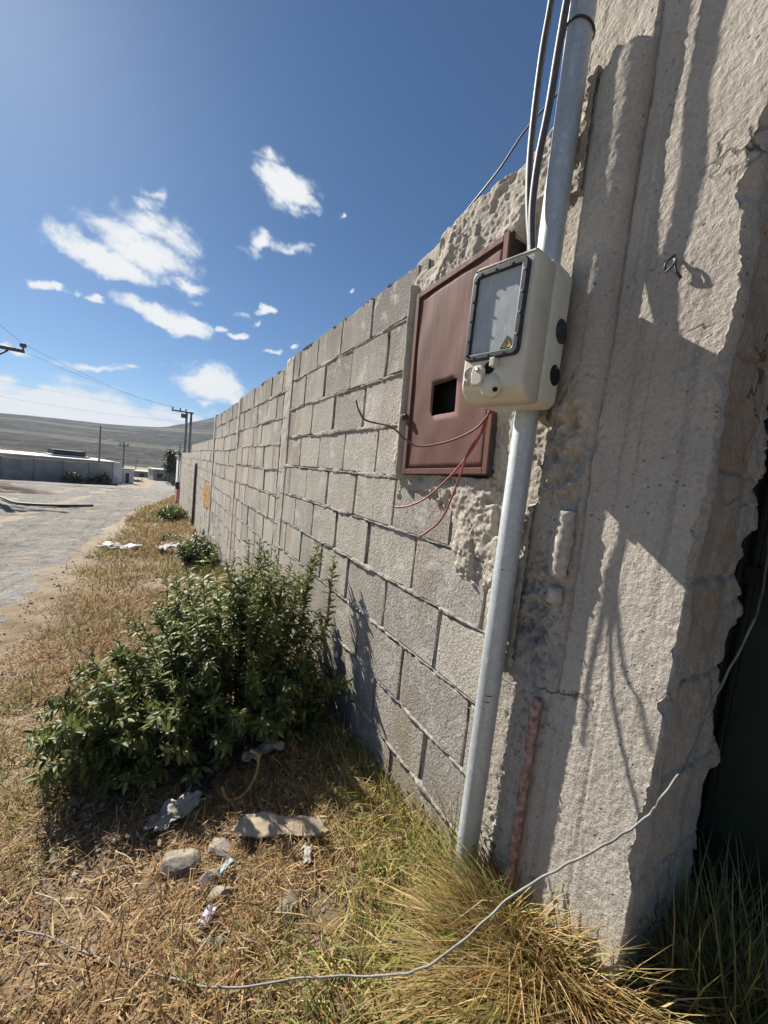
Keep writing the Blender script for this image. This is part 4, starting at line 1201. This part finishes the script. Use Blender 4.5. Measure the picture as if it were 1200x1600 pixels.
def bush(name, label, cat, origin, branches, leaf_len, per, seed, n_single=0, mat=None, smat=None, group=None, stemr=.004, tint_fn=None):
    R = random.Random(seed); root = thing(name, label, cat, origin, group); O = Vector(origin)
    leaves = []; stems = MB()
    for (b0, tip, sag) in branches:
        mid = b0.lerp(tip, .5) + Vector((R.uniform(-.04, .04), R.uniform(-.04, .04), sag))
        path = catmull([b0, mid, tip], 6); nP = len(path)
        stems.tube([p - O for p in path[::2]], [stemr * (1 - .7 * i / len(path[::2])) for i in range(len(path[::2]))], 5, False)
        ln = (tip - b0).length; cnt = max(6, int(per * ln / .5)); ph = R.uniform(0, 6)
        for q in range(cnt):
            t = .22 + .78 * (q + R.random()) / cnt; t = min(t, .999); i = min(int(t * (nP - 1)), nP - 2)
            p = path[i].lerp(path[i + 1], t * (nP - 1) - i); ax = (path[i + 1] - path[i]).normalized()
            ph += 2.4; s1_ = ax.orthogonal().normalized(); s2_ = ax.cross(s1_)
            rad = s1_ * math.cos(ph) + s2_ * math.sin(ph)
            d = (rad * R.uniform(.6, 1.) + ax * R.uniform(.2, .9) + Vector((0, 0, R.uniform(-.35, .35)))).normalized()
            l = leaf_len * R.uniform(.45, 1.3) * (1 - .35 * max(0, t - .85) / .15)
            leaves.append((p, d, Vector((R.uniform(-.5, .5), R.uniform(-.5, .5), 1)), l, R.randrange(4), R.random()))
    leaves.sort(key=lambda q: q[0].length)
    # the ones nearest to the eye that are in clear view become single leaves
    single = set()
    if n_single:
        step = max(1, int(len(leaves) * .55 / n_single)); single = set(range(0, step * n_single, step))
    VV, QQ, TT, tint = [], [], [], []
    for i, (p, d, up_, l, vi, tn) in enumerate(leaves):
        a, b_, c = frame(d, up_)
        if i in single:
            o = bpy.data.objects.new('leaf', LM[vi]); COL.objects.link(o); o.parent = root
            o.matrix_local = Matrix(((a.x * l, b_.x * l, c.x * l, p.x - O.x), (a.y * l, b_.y * l, c.y * l, p.y - O.y), (a.z * l, b_.z * l, c.z * l, p.z - O.z), (0, 0, 0, 1)))
            continue
        M3 = np.array([[a.x, a.y, a.z], [b_.x, b_.y, b_.z], [c.x, c.y, c.z]])
        n0 = len(VV) * 11
        VV.append(LA[vi][0] * l @ M3 + np.array(p - O)); QQ.append(LQ + n0); TT.append(LT + n0); tint.append(np.full(11, tn))
    me = mesh_np('foliage', np.concatenate(VV), np.concatenate(QQ), np.concatenate(TT)); setattr_f(me, 'tint', np.concatenate(tint))
    tag(put('foliage', me, mat or M_LEAF, root), kind='stuff')
    stems.build('stems', smat or M_STEM, root)
    return root


R = random.Random(21)
brs = []
HMX = [-.55, -.40, -.25, -.05, .2, .42, .6, .78, .88]; HMZ = [.20, .40, .56, .74, .86, .94, .95, .80, .55]
while len(brs) < 235:
    x = R.uniform(-.37, .88); y = R.uniform(1.42, 2.95)
    lo = np.interp(x, [-.48, -.3, .1, .5, .9], [1.80, 1.62, 1.56, 1.60, 1.75]); hi = np.interp(x, [-.48, -.2, .2, .6, .9], [2.15, 2.4, 2.7, 2.9, 2.8])
    if y < lo or y > hi: continue
    g0 = float(zg(y)); hm = np.interp(x, HMX, HMZ); ed = min((y - lo) / .35, (hi - y) / .3, 1.)
    h = hm * (.35 + .65 * ed) * R.uniform(.25, 1.05)
    b0 = Vector((.38 + (x - .38) * .62 + R.uniform(-.06, .06), 2.12 + (y - 2.12) * .6 + R.uniform(-.06, .06), 0)); b0.z = float(zg(b0.y)) - .01
    brs.append((b0, Vector((x, y, g0 + h)), R.uniform(.02, .14)))
while len(brs) < 315:
    x = R.uniform(-.40, .86)
    lo = np.interp(x, [-.48, -.3, .1, .5, .9], [1.80, 1.60, 1.50, 1.50, 1.58]); y = lo + R.uniform(-.02, .35)
    b0 = Vector((.38 + (x - .38) * .75, y + .22, 0)); b0.z = float(zg(b0.y)) - .01
    brs.append((b0, Vector((x, y, float(zg(y)) + R.uniform(.04, .34))), R.uniform(.02, .10)))
for (px, py, X) in ((500, 848, .80), (492, 868, .76), (522, 868, .82), (415, 872, .62), (440, 885, .66), (372, 905, .5), (475, 900, .72), (350, 925, .42)):
    t = atx(px, py, X); brs.append((Vector((t.x - .1, t.y - .1, float(zg(t.y)) + .2)), t, .06))
bush('leafy_bush', 'large dark green leafy bush spreading from the wall over the verge', 'bush', (.4, 2.1, float(zg(2.1))), brs, .050, 74, 4, n_single=285)


def smallbush(label, c, rx, ry_, h, nb, ll, per, seed, mat=None, group='small bushes along the foot of the wall'):
    R = random.Random(seed); B_ = []
    for k in range(nb):
        a = R.uniform(0, 2 * PI); r = math.sqrt(R.random()); tip = Vector((c[0] + rx * r * math.cos(a), c[1] + ry_ * r * math.sin(a), 0))
        if tip.x > .88: tip.x = .88
        tip.z = float(zg(tip.y)) + h * (1 - .55 * r * r) * R.uniform(.45, 1.08)
        b0 = Vector((c[0] + (tip.x - c[0]) * .3, c[1] + (tip.y - c[1]) * .3, 0)); b0.z = float(zg(b0.y))
        B_.append((b0, tip, R.uniform(0, .06)))
    return bush('leafy_bush', label, 'bush', (c[0], c[1], float(zg(c[1]))), B_, ll, per, seed, mat=mat, group=group, stemr=.006)


smallbush('second green bush against the wall below the orange paint', (.62, 6.9), .36, .60, .62, 90, .09, 34, 31, M_WEED)
smallbush('small bright green weed further down the wall', (.40, 13.8), .42, .9, .42, 60, .16, 26, 32, M_WEED)
smallbush('low pale weed between the two bushes on the verge', (.25, 9.6), .25, .3, .18, 24, .08, 20, 33, M_WEED)

# ------------------------------------------------------------------ rubbish and stones near the bush
def stone(c, dims, seed, label, rz=0, tilt=(0, 0)):
    bm = bmesh.new(); bmesh.ops.create_icosphere(bm, subdivisions=3, radius=1.)
    R = random.Random(seed); cut = [(Vector((R.uniform(-1, 1), R.uniform(-1, 1), R.uniform(-.4, 1))).normalized(), R.uniform(.45, .8)) for _ in range(9)]
    for v in bm.verts:
        for nrm, d_ in cut:
            e_ = v.co.dot(nrm) - d_
            if e_ > 0: v.co -= nrm * e_
        v.co += v.normal * .02 * float(fbm(np.array(v.co.x * 3 + seed), np.array(v.co.y * 3 + v.co.z * 2), seed, 3))
        v.co = Vector((v.co.x * dims[0], v.co.y * dims[1], v.co.z * dims[2]))
    me = bpy.data.meshes.new('stone'); bm.to_mesh(me); bm.free()
    o = put('stone', me, M_STONE, None, (c.x, c.y, c.z + dims[2] * .38)); o.rotation_euler = (tilt[0], tilt[1], rz)
    return tag(o, label, 'stone', 'stones lying in front of the big bush')


stone(gp(272, 1358), (.085, .055, .045), 1, 'brown angular stone left of the flat grey slab', -.5, (.2, .1))
stone(gp(348, 1335), (.046, .075, .030), 2, 'flat pale grey slab of stone under the cardboard', .1, (.25, 0))
stone(gp(328, 1382), (.055, .034, .032), 3, 'small grey stone below the pale slab', .5)
stone(gp(350, 1404), (.05, .036, .028), 4, 'whitest stone, nearest to the lilac wrapper', .1)
stone(gp(120, 1258), (.035, .03, .025), 5, 'dark stone at the front left edge of the bush', .4)
stone(gp(85, 1110), (.04, .03, .02), 6, 'pale stone beside the left end of the bush', .4)
stone(gp(448, 1425), (.06, .05, .02), 7, 'flat stone sunk in the soil patch right of the wrapper', .9)


def sheet(name, label, cat, c, L_, W_, mat, seed, rz=0, amp=.02, fold=3., nu=28, nv=16, ragged=.1, lift=.01, thick=.003, tilt=(0, 0)):
    U, Vv = np.meshgrid(np.linspace(-.5, .5, nu), np.linspace(-.5, .5, nv), indexing='ij')
    Xs = U * L_ * (1 + ragged * fbm(Vv * 5 + 3, U * 0, seed)); Ys = Vv * W_ * (1 + ragged * 1.6 * fbm(U * 5 + 7, Vv * 0, seed + 1))
    Zs = amp * (1 - np.abs(fbm(U * fold * 1.5 + 9, Vv * fold * .6 + 4, seed + 2, 3)) * 2) + amp * .5 * fbm(U * fold * 3, Vv * fold * 3, seed + 3, 3) + lift
    me = mesh_np(name, np.stack([Xs, Ys, Zs], -1).reshape(-1, 3), gridquads(nu, nv), smooth=True)
    o = put(name, me, mat, None, c); o.rotation_euler = (tilt[0], tilt[1], rz)
    m_ = o.modifiers.new('thickness', 'SOLIDIFY'); m_.thickness = thick
    return tag(o, label, cat)


sheet('cardboard_piece', 'long torn strip of pale cardboard lying in front of the bush', 'cardboard', gp(440, 1296, .02), .32, .07, M_CARD, 301, -.42, .005, 1.6, ragged=.25, lift=.02, tilt=(.25, .02))
sheet('torn_sack', 'crumpled grey plastic sack left of the cardboard strip', 'sack', gp(272, 1278, .01), .19, .10, M_DEBRIS_GREY, 311, .5, .022, 2.4, ragged=.35, lift=.02)
sheet('torn_sack', 'dark grey crumpled sack half under the front of the bush', 'sack', gp(322, 1228, .01), .16, .07, M_BLACKBAG, 321, .9, .02, 2.4, ragged=.35, lift=.03)
sheet('torn_sack', 'shiny crumpled plastic scrap under the middle of the bush', 'sack', gp(408, 1185, .02), .16, .08, M_DEBRIS_GREY, 325, .2, .022, 3., ragged=.4, lift=.04)
sheet('lilac_wrapper', 'small lilac sweet wrapper on the straw', 'wrapper', gp(324, 1438, .012), .045, .03, M_PURPLE, 331, .9, .008, 3., nu=12, nv=8, lift=.01)
sheet('teal_scrap', 'small teal plastic scrap between the stones', 'scrap', gp(352, 1362, .02), .05, .02, M_TEAL, 335, .5, .006, 3., nu=12, nv=8, lift=.02)
sheet('paper_scrap', 'pale crumpled paper scrap right of the stones', 'scrap', gp(480, 1342, .012), .06, .025, M_WHITEBAG, 337, 1.1, .010, 3., nu=12, nv=8, lift=.012)
sheet('white_sack', 'white plastic sheet lying on the far verge', 'sack', gp(190, 858, .03), .62, .3, M_WHITEBAG, 341, -.2, .05, 1.6, ragged=.3, lift=.05)
sheet('white_sack', 'dusty flattened sheet on the verge nearer than the white sack', 'sack', gp(193, 903, .0), .40, .2, M_MOUND, 345, .4, .02, 1.5, ragged=.3, lift=.02)
sheet('black_bag', 'black rubbish bag on the verge beside the second bush', 'bag', gp(264, 862, .03), .40, .34, M_BLACKBAG, 351, .2, .07, 1.4, ragged=.3, lift=.09)
k = gp(375, 1240, .02)
wire('yellow_strap', 'yellow curled strap at the front of the bush', 'strap', [k + Vector(v) for v in ((-.07, .0, .05), (-.05, -.01, .0), (-.01, -.02, .0), (.03, -.01, .02), (.06, .01, .06), (.07, .04, .11), (.04, .06, .13))], .0055, M_STRAP)
nl_ = 1500
lx_ = rng.uniform(-.25, .80, nl_); ly_ = 1.30 + .75 * rng.uniform(0, 1, nl_) ** 1.1 - .25 * (lx_ > .2) * rng.uniform(0, 1, nl_)
d1_ = rng.normal(0, 1, (nl_, 3)) * np.array([1, 1, .35]); d1_ /= np.linalg.norm(d1_, axis=1)[:, None]
d2_ = np.cross(d1_, rng.normal(0, .5, (nl_, 3)) + np.array([0, 0, 1.])); d2_ /= np.linalg.norm(d2_, axis=1)[:, None]
sz_ = (rng.uniform(.004, .018, nl_))[:, None]; Pl = np.stack([lx_, ly_, zat(lx_, ly_) + rng.uniform(.005, .03, nl_)], -1)
Vl = np.stack([Pl - d1_ * sz_, Pl + d2_ * sz_ * .45, Pl + d1_ * sz_ * 1.1, Pl - d2_ * sz_ * .4], 1).reshape(-1, 3)
me = mesh_np('leaf_litter', Vl, (np.arange(nl_) * 4)[:, None] + np.arange(4)[None, :])
setcol(me, np.repeat(mixc([(.20, .13, .07), (.32, .24, .14), (.12, .08, .05), (.45, .42, .37), (.30, .28, .25)], nl_, .3), 4, axis=0))
tag(put('leaf_litter', me, M_GRASS), 'dead leaves and scraps littering the soil under the bush', kind='stuff')
# fallen stalks
R = random.Random(77)
stalks = [((560, 1420), (640, 1500)), ((420, 1425), (520, 1455)), ((55, 1395), (110, 1440)), ((180, 1330), (215, 1370)), ((300, 1500), (345, 1440))]
for i, (a, b) in enumerate(stalks):
    p, q = gp(*a, .02), gp(*b, .012)
    wire('dry_stalk', ['thin dry stalk leaning on the soil right of the wrapper', 'thin dry stalk running right from the whitest stone', 'thin dry stalk at the left edge above the grey wire', 'thin dry stalk left of the brown stone', 'thin dry stalk just below the lilac wrapper'][i], 'stalk', [p, p.lerp(q, .5) + Vector((.01, 0, .012)), q], .0020, simple('dry_stalk_tan', (.42, .32, .18)) if i == 0 else bpy.data.materials['dry_stalk_tan'], 'dry stalks on the ground')

# ------------------------------------------------------------------ painted house end where the wall stops
hs = thing('painted_house', 'white house corner painted red at its base at the end of the wall', 'house', (.86, 22.6, float(zg(22.6))))
MB().box(0, 3, 0, 5, .95, 2.5).build('wall', M_PAINTW, hs); MB().box(-.004, 3.0, -.004, 5, -.2, .95).build('wall_base', M_PAINTR, hs)
wd = MB().box(-.012, .0, .9, 1.5, 1.35, 2.2).build('window', M_FDARK, hs)
MB().box(-.03, -.012, .85, 1.55, 1.27, 1.35).build('window_sill', M_PAINTW, wd)
MB().box(-.1, 3.05, -.1, 5.1, 2.5, 2.58).build('roof', M_FWALL, hs)
mbx = thing('small_meter_box', 'small dark meter box on the white house corner', 'meter box', (.80, 22.3, -1.55))
MB().box(-.10, .06, -.12, .12, -.18, .18).build('body', M_FDARK, mbx, bevel=.02); MB().box(-.115, -.10, -.08, .08, -.02, .12).build('window', M_POLE, mbx)
tag(MB().tube([(.80, 22.3, -2.6), (.80, 22.3, .55)], .03, 8).build('service_pipe', M_POLE, None, smooth=True), 'thin service pipe rising beside the white house corner', 'pipe')
tag(MB().tube([(.855, 12.15, -2.1), (.855, 12.15, -.19)], .028, 8).build('rusty_post', M_IRON, None, smooth=True), 'thin dark post against the low far part of the wall', 'post')


# ------------------------------------------------------------------ far buildings
def far_block(name, label, cat, a, b, h, depth, mat, parts=True):
    """wall running from a to b (x,y), facing the eye"""
    a = Vector((a[0], a[1], 0)); b = Vector((b[0], b[1], 0)); d = b - a; L_ = d.length; d.normalize(); n = Vector((-d.y, d.x, 0))
    rz = math.atan2(d.y, d.x); g = float(min(zg(a.y), zg(b.y)))
    return thing(name, label, cat, (a.x, a.y, g), rot=(0, 0, rz)), L_


# long yard wall with a shed behind it
t, L_ = far_block('yard_wall', 'long low grey block wall across the road at the left', 'wall', (-24, 38), (-4.75, 53.5), 3, 1, M_FWALL)
for k in range(10):
    x0 = k * L_ / 10; MB().box(x0 + .12, x0 + L_ / 10 - .0, 0, .18, -.6, 2.25 + .05 * (k % 2)).build('panel', M_FWALL, t)
    MB().box(x0 - .0, x0 + .12, -.05, .22, -.6, 2.32).build('pier', M_POLE, t)
t, L_ = far_block('long_shed', 'long shed with pale sheet roof and white end wall behind the yard wall', 'shed', (-13.5, 53.0), (-4.9, 56.5), 3, 5, M_FWALL)
MB().box(0, L_, .3, 6, -.5, 2.45).build('wall', M_FWALL, t)
rf = MB().add([(-.3, 0, 2.46), (L_ + .3, 0, 2.46), (L_ + .3, 6.4, 2.55), (-.3, 6.4, 2.55), (-.3, 0, 2.56), (L_ + .3, 0, 2.56), (L_ + .3, 6.4, 2.65), (-.3, 6.4, 2.65)], [(0, 3, 2, 1), (4, 5, 6, 7), (0, 1, 5, 4), (1, 2, 6, 5), (2, 3, 7, 6), (3, 0, 4, 7)]).build('roof', M_FROOF, t)
MB().box(4.2, 7.2, 2.5, 5, 2.62, 3.35).build('rooftop_tank', M_FDARK, t)
MB().box(3.9, 7.6, 2.2, 5.2, 2.64, 2.80).build('roof_slab', M_FROOF, t)
MB().box(L_ - .02, L_ + .9, -.2, 6, -.5, 2.5).build('end_wall', M_FWHITE, t)
t, L_ = far_block('white_hut', 'small white hut right of the long shed', 'hut', (-4.0, 58), (-2.9, 58.6), 2, 3, M_FWHITE)
MB().box(0, L_, 0, 3, -.4, 1.75).build('wall', M_FWHITE, t); MB().box(-.1, L_ + .1, -.1, 3.1, 1.75, 1.85).build('roof', M_FWALL, t); MB().box(.3, .7, -.02, .0, -.1, 1.3).build('door', M_FDARK, t)
t, L_ = far_block('low_house', 'low pale house beyond the crossroads below the tree', 'house', (-1.0, 78), (3.4, 79), 2, 4, M_FWHITE)
MB().box(0, L_, 0, 4, -1, 1.9).build('wall', M_FWALL, t); MB().box(-.2, L_ + .2, -.3, 4.2, 1.9, 2.05).build('roof', M_FROOF, t)
w_ = MB().box(.6, 1.4, -.02, .0, .5, 1.3).build('window', M_FDARK, t); MB().box(2.6, 3.3, -.02, .0, -.6, 1.3).build('door', M_FDARK, t)
t, L_ = far_block('low_house', 'tiny pale roofed house right of the white hut', 'house', (-4.6, 92), (-1.4, 92.5), 2, 4, M_FWHITE)
MB().box(0, L_, 0, 4, -1, 1.1).build('wall', M_FWALL, t); MB().box(-.2, L_ + .2, -.3, 4.2, 1.1, 1.25).build('roof', M_FWHITE, t); MB().box(1, 1.8, -.02, .0, -.6, .8).build('door', M_FDARK, t)

# crown helper for far trees and scrub
def farplant(name, label, cat, c, rx, rz_, h0, nl, ls, seed, trunk=True, mat=None, group=None):
    R2 = np.random.default_rng(seed); root = thing(name, label, cat, (c[0], c[1], float(zg(c[1]))), group)
    cl = R2.normal(0, 1, (9, 3)) * np.array([rx, rx, rz_]) * .5; cl[:, 2] += h0
    P = cl[R2.integers(0, 9, nl)] + R2.normal(0, 1, (nl, 3)) * np.array([rx, rx, rz_]) * .26
    P[:, 2] = np.maximum(P[:, 2], .02)
    d1_ = R2.normal(0, 1, (nl, 3)); d1_ /= np.linalg.norm(d1_, axis=1)[:, None]; d2_ = R2.normal(0, 1, (nl, 3)); d2_ = np.cross(d1_, d2_); d2_ /= np.linalg.norm(d2_, axis=1)[:, None]
    s_ = (ls * R2.uniform(.6, 1.3, nl))[:, None]
    V = np.stack([P - d1_ * s_, P + d2_ * s_ * .5, P + d1_ * s_, P - d2_ * s_ * .5], 1).reshape(-1, 3)
    me = mesh_np('crown', V, (np.arange(nl) * 4)[:, None] + np.arange(4)[None, :]); setattr_f(me, 'tint', np.repeat(R2.uniform(0, 1, nl), 4))
    put('crown', me, mat or M_FARLEAF, root)
    if trunk:
        tb = MB().tube([(0, 0, -.2), (.05, 0, h0 * .5), (.0, .1, h0)], [h0 * .05, h0 * .04, h0 * .02], 8)
        for k in range(4): tb.tube([(.03, 0, h0 * (.45 + .1 * k)), tuple(cl[k] * .8 + np.array([0, 0, h0 * .1]))], [h0 * .025, h0 * .008], 6)
        tb.build('trunk', M_STEM, root, smooth=True)
    return root


farplant('tree', 'dark green tree standing behind the end of the wall', 'tree', (1.95, 72), 1.45, 1.7, 3.6, 3200, .22, 401)
SG = 'scrub bushes by the far crossroads'
for i, (x, y, rx, rz_, lab) in enumerate([(-13.2, 43.5, 1.1, 1.0, 'dark scrub bush in front of the yard wall at the left edge'), (-7.4, 49.5, .9, .55, 'dry scrub in front of the yard wall near the shed'), (-5.2, 51.8, .8, .6, 'dry scrub at the foot of the first far pole'), (2.4, 60, 1.6, .8, 'wide green scrub beyond the crossroads below the tree'), (3.6, 70, 1.8, 1.0, 'green scrub behind the wide one near the wall end'), (-4.4, 66, 1.4, .5, 'low scrub behind the white hut'), (-.6, 100, 2.4, .9, 'small scrub on the far road edge')]):
    farplant('scrub_bush', lab, 'bush', (x, y), rx, rz_, rz_ * .8, 900, .16, 410 + i, False, M_FARLEAF, SG)

# dirt mound at the left and the hose across the road
mu, mv = np.meshgrid(np.linspace(-1, 1, 40), np.linspace(-1, 1, 26), indexing='ij')
mz = np.clip(1 - mu ** 2 - mv ** 2, 0, 1) * (.55 + .35 * fbm(mu * 4, mv * 4, 501, 4)) - .05
me = mesh_np('dirt_mound', np.stack([mu * 4.2, mv * 1.6, mz], -1).reshape(-1, 3), gridquads(40, 26), smooth=True)
tag(put('dirt_mound', me, M_MOUND, None, (-8.6, 27.2, float(zg(27.2)))), 'low mound of turned earth on the left side of the road', 'mound')
hz = [gp(-40, 768, .1), gp(0, 777, .09), gp(22, 785, .08), gp(48, 788, .08), gp(95, 790, .08), gp(145, 790, .08)]
wire('black_hose', 'dark hose lying across the gravel road', 'hose', hz, .045, M_HOSE)

# ------------------------------------------------------------------ utility poles and lines
PG = 'utility poles in the distance'


def upole(name, label, x, y, top, r=.13, arms=(), light=False):
    g = float(zg(y)); t = thing(name, label, 'pole', (x, y, g), PG)
    MB().tube([(0, 0, -.4), (0, 0, top - g)], [r, r * .65], 10).build('shaft', M_POLE, t, smooth=True)
    for (dz, xa, xb) in arms:
        MB().box(xa, xb, -.06, .06, top - g - dz - .06, top - g - dz + .06).build('crossarm', M_IRON, t)
        for xi in (xa + .08, xb - .08): MB().tube([(xi, 0, top - g - dz + .06), (xi, 0, top - g - dz + .30)], [.06, .08], 8).build('insulator', M_IRON, t, smooth=True)
    if light:
        ar = MB().tube([(0, 0, top - g - .3), (-.5, 0, top - g - .05), (-1.2, 0, top - g)], .035, 6).build('lamp_arm', M_IRON, t, smooth=True)
        MB().box(-1.7, -1.15, -.12, .12, top - g - .02, top - g + .1).build('lamp_head', M_FROOF, ar, bevel=.03)
    return t


P1 = aty(157, 665, 56); upole('utility_pole', 'plain pole standing in front of the long shed', P1.x, 56, P1.z)
P2 = aty(194, 690, 60); upole('utility_pole', 'shorter pole with a street lamp beside the white hut', P2.x, 60, P2.z, arms=((.5, -.5, .5),), light=True)
P5 = aty(213, 716, 110); upole('utility_pole', 'small far pole on the road towards the hill', P5.x, 110, P5.z, .12)
Pa = aty(292, 645, 44); Pb = aty(299, 645, 44)
t = thing('transformer_pole', 'pair of tall poles joined by a crossarm above the end of the wall', 'pole', (Pa.x, 44, float(zg(44))), PG)
g = float(zg(44))
for xo in (0, Pb.x - Pa.x):
    MB().tube([(xo, 0, -.4), (xo, 0, Pa.z - g)], [.15, .11], 10).build('shaft', M_POLE, t, smooth=True)
Pc = aty(268, 642, 44)
MB().box(Pc.x - Pa.x, Pb.x - Pa.x + .2, -.07, .07, Pa.z - g - .02, Pa.z - g + .12).build('crossarm', M_IRON, t)
for xi in (Pc.x - Pa.x + .1, Pc.x - Pa.x + .75, -.1): MB().tube([(xi, 0, Pa.z - g + .12), (xi, 0, Pa.z - g + .34)], [.05, .08], 8).build('insulator', M_IRON, t, smooth=True)
MB().box(-.5, -.1, -.12, .12, Pa.z - g - .55, Pa.z - g - .15).build('switch', M_IRON, t)
# nearer pole just outside the picture; its crossarm reaches in
Y4 = 22.; A0 = aty(38, 549, Y4); g4 = float(zg(Y4)); px_ = A0.x - 1.25
t = thing('utility_pole', 'nearest utility pole at the left edge with two insulators on its crossarm', 'pole', (px_, Y4, g4), PG)
MB().tube([(0, 0, -.4), (0, 0, A0.z - g4 + .5)], [.16, .11], 12).build('shaft', M_POLE, t, smooth=True)
MB().box(-1.2, A0.x - px_, -.07, .07, A0.z - g4 - .07, A0.z - g4 + .05).build('crossarm', M_IRON, t)
MB().tube([(0, 0, A0.z - g4 - .75), (.75, 0, A0.z - g4 - .08)], .035, 6).build('brace', M_IRON, t, smooth=True)
ins = []
for k, dx in enumerate((-.04, -.98, -2.3)):
    xi = A0.x - px_ + dx
    MB().tube([(xi, 0, A0.z - g4 + .05), (xi, 0, A0.z - g4 + .14), (xi, 0, A0.z - g4 + .15), (xi, 0, A0.z - g4 + .27), (xi, 0, A0.z - g4 + .32)], [.03, .03, .10, .12, .05], 10).build('insulator', M_IRON, t, smooth=True)
    ins.append(Vector((xi + px_, Y4, A0.z + .3)))


def span(a, b, sag, label):
    pts = [a.lerp(b, i / 16) - Vector((0, 0, sag * 4 * (i / 16) * (1 - i / 16))) for i in range(17)]
    tag(MB().tube(pts, .0065, 5).build('power_line', M_IRON, None), label, 'power line', 'power lines over the road')


span(ins[0], Vector((Pc.x + .1, 44, Pa.z + .34)), .35, 'power line from the right insulator of the near pole to the paired poles')
span(ins[1], Vector((Pc.x + .75, 44, Pa.z + .34)), .35, 'power line from the inner insulator of the near pole to the paired poles')
span(Vector((-24, 40, 4.6)), Vector((Pa.x, 44, Pa.z - .9)), .9, 'lower line hanging across the road to the paired poles')
span(Vector((-26, 42, 5.9)), Vector((Pa.x, 44, Pa.z - .1)), .6, 'upper line crossing from the left edge to the paired poles')
b2 = ins[0] + Vector((.3, -22, 1.2)); span(b2, ins[0], .4, 'power line rising towards the eye from the right insulator')
b2 = ins[1] + Vector((.3, -22, 1.2)); span(b2, ins[1], .4, 'power line rising towards the eye from the inner insulator')
span(Vector((Pb.x, 44, Pa.z + .1)), Vector((26, 60, 3.)), .5, 'power line leaving the paired poles behind the wall')

# ------------------------------------------------------------------ the air between the eye and the hill
hz_ = bpy.data.materials.new('thin_air'); hz_.use_nodes = True; ht = hz_.node_tree; ht.nodes.clear()
ho = ht.nodes.new('ShaderNodeOutputMaterial'); hv_ = ht.nodes.new('ShaderNodeVolumePrincipled')
hv_.inputs['Color'].default_value = (.66, .80, 1, 1); hv_.inputs['Density'].default_value = .0003; hv_.inputs['Anisotropy'].default_value = .0
ht.links.new(hv_.outputs[0], ho.inputs['Volume'])
tag(MB().box(-1560, 1560, -90, 1450, -75, 150).build('haze', hz_), 'thin pale haze lying over the whole valley', kind='stuff')
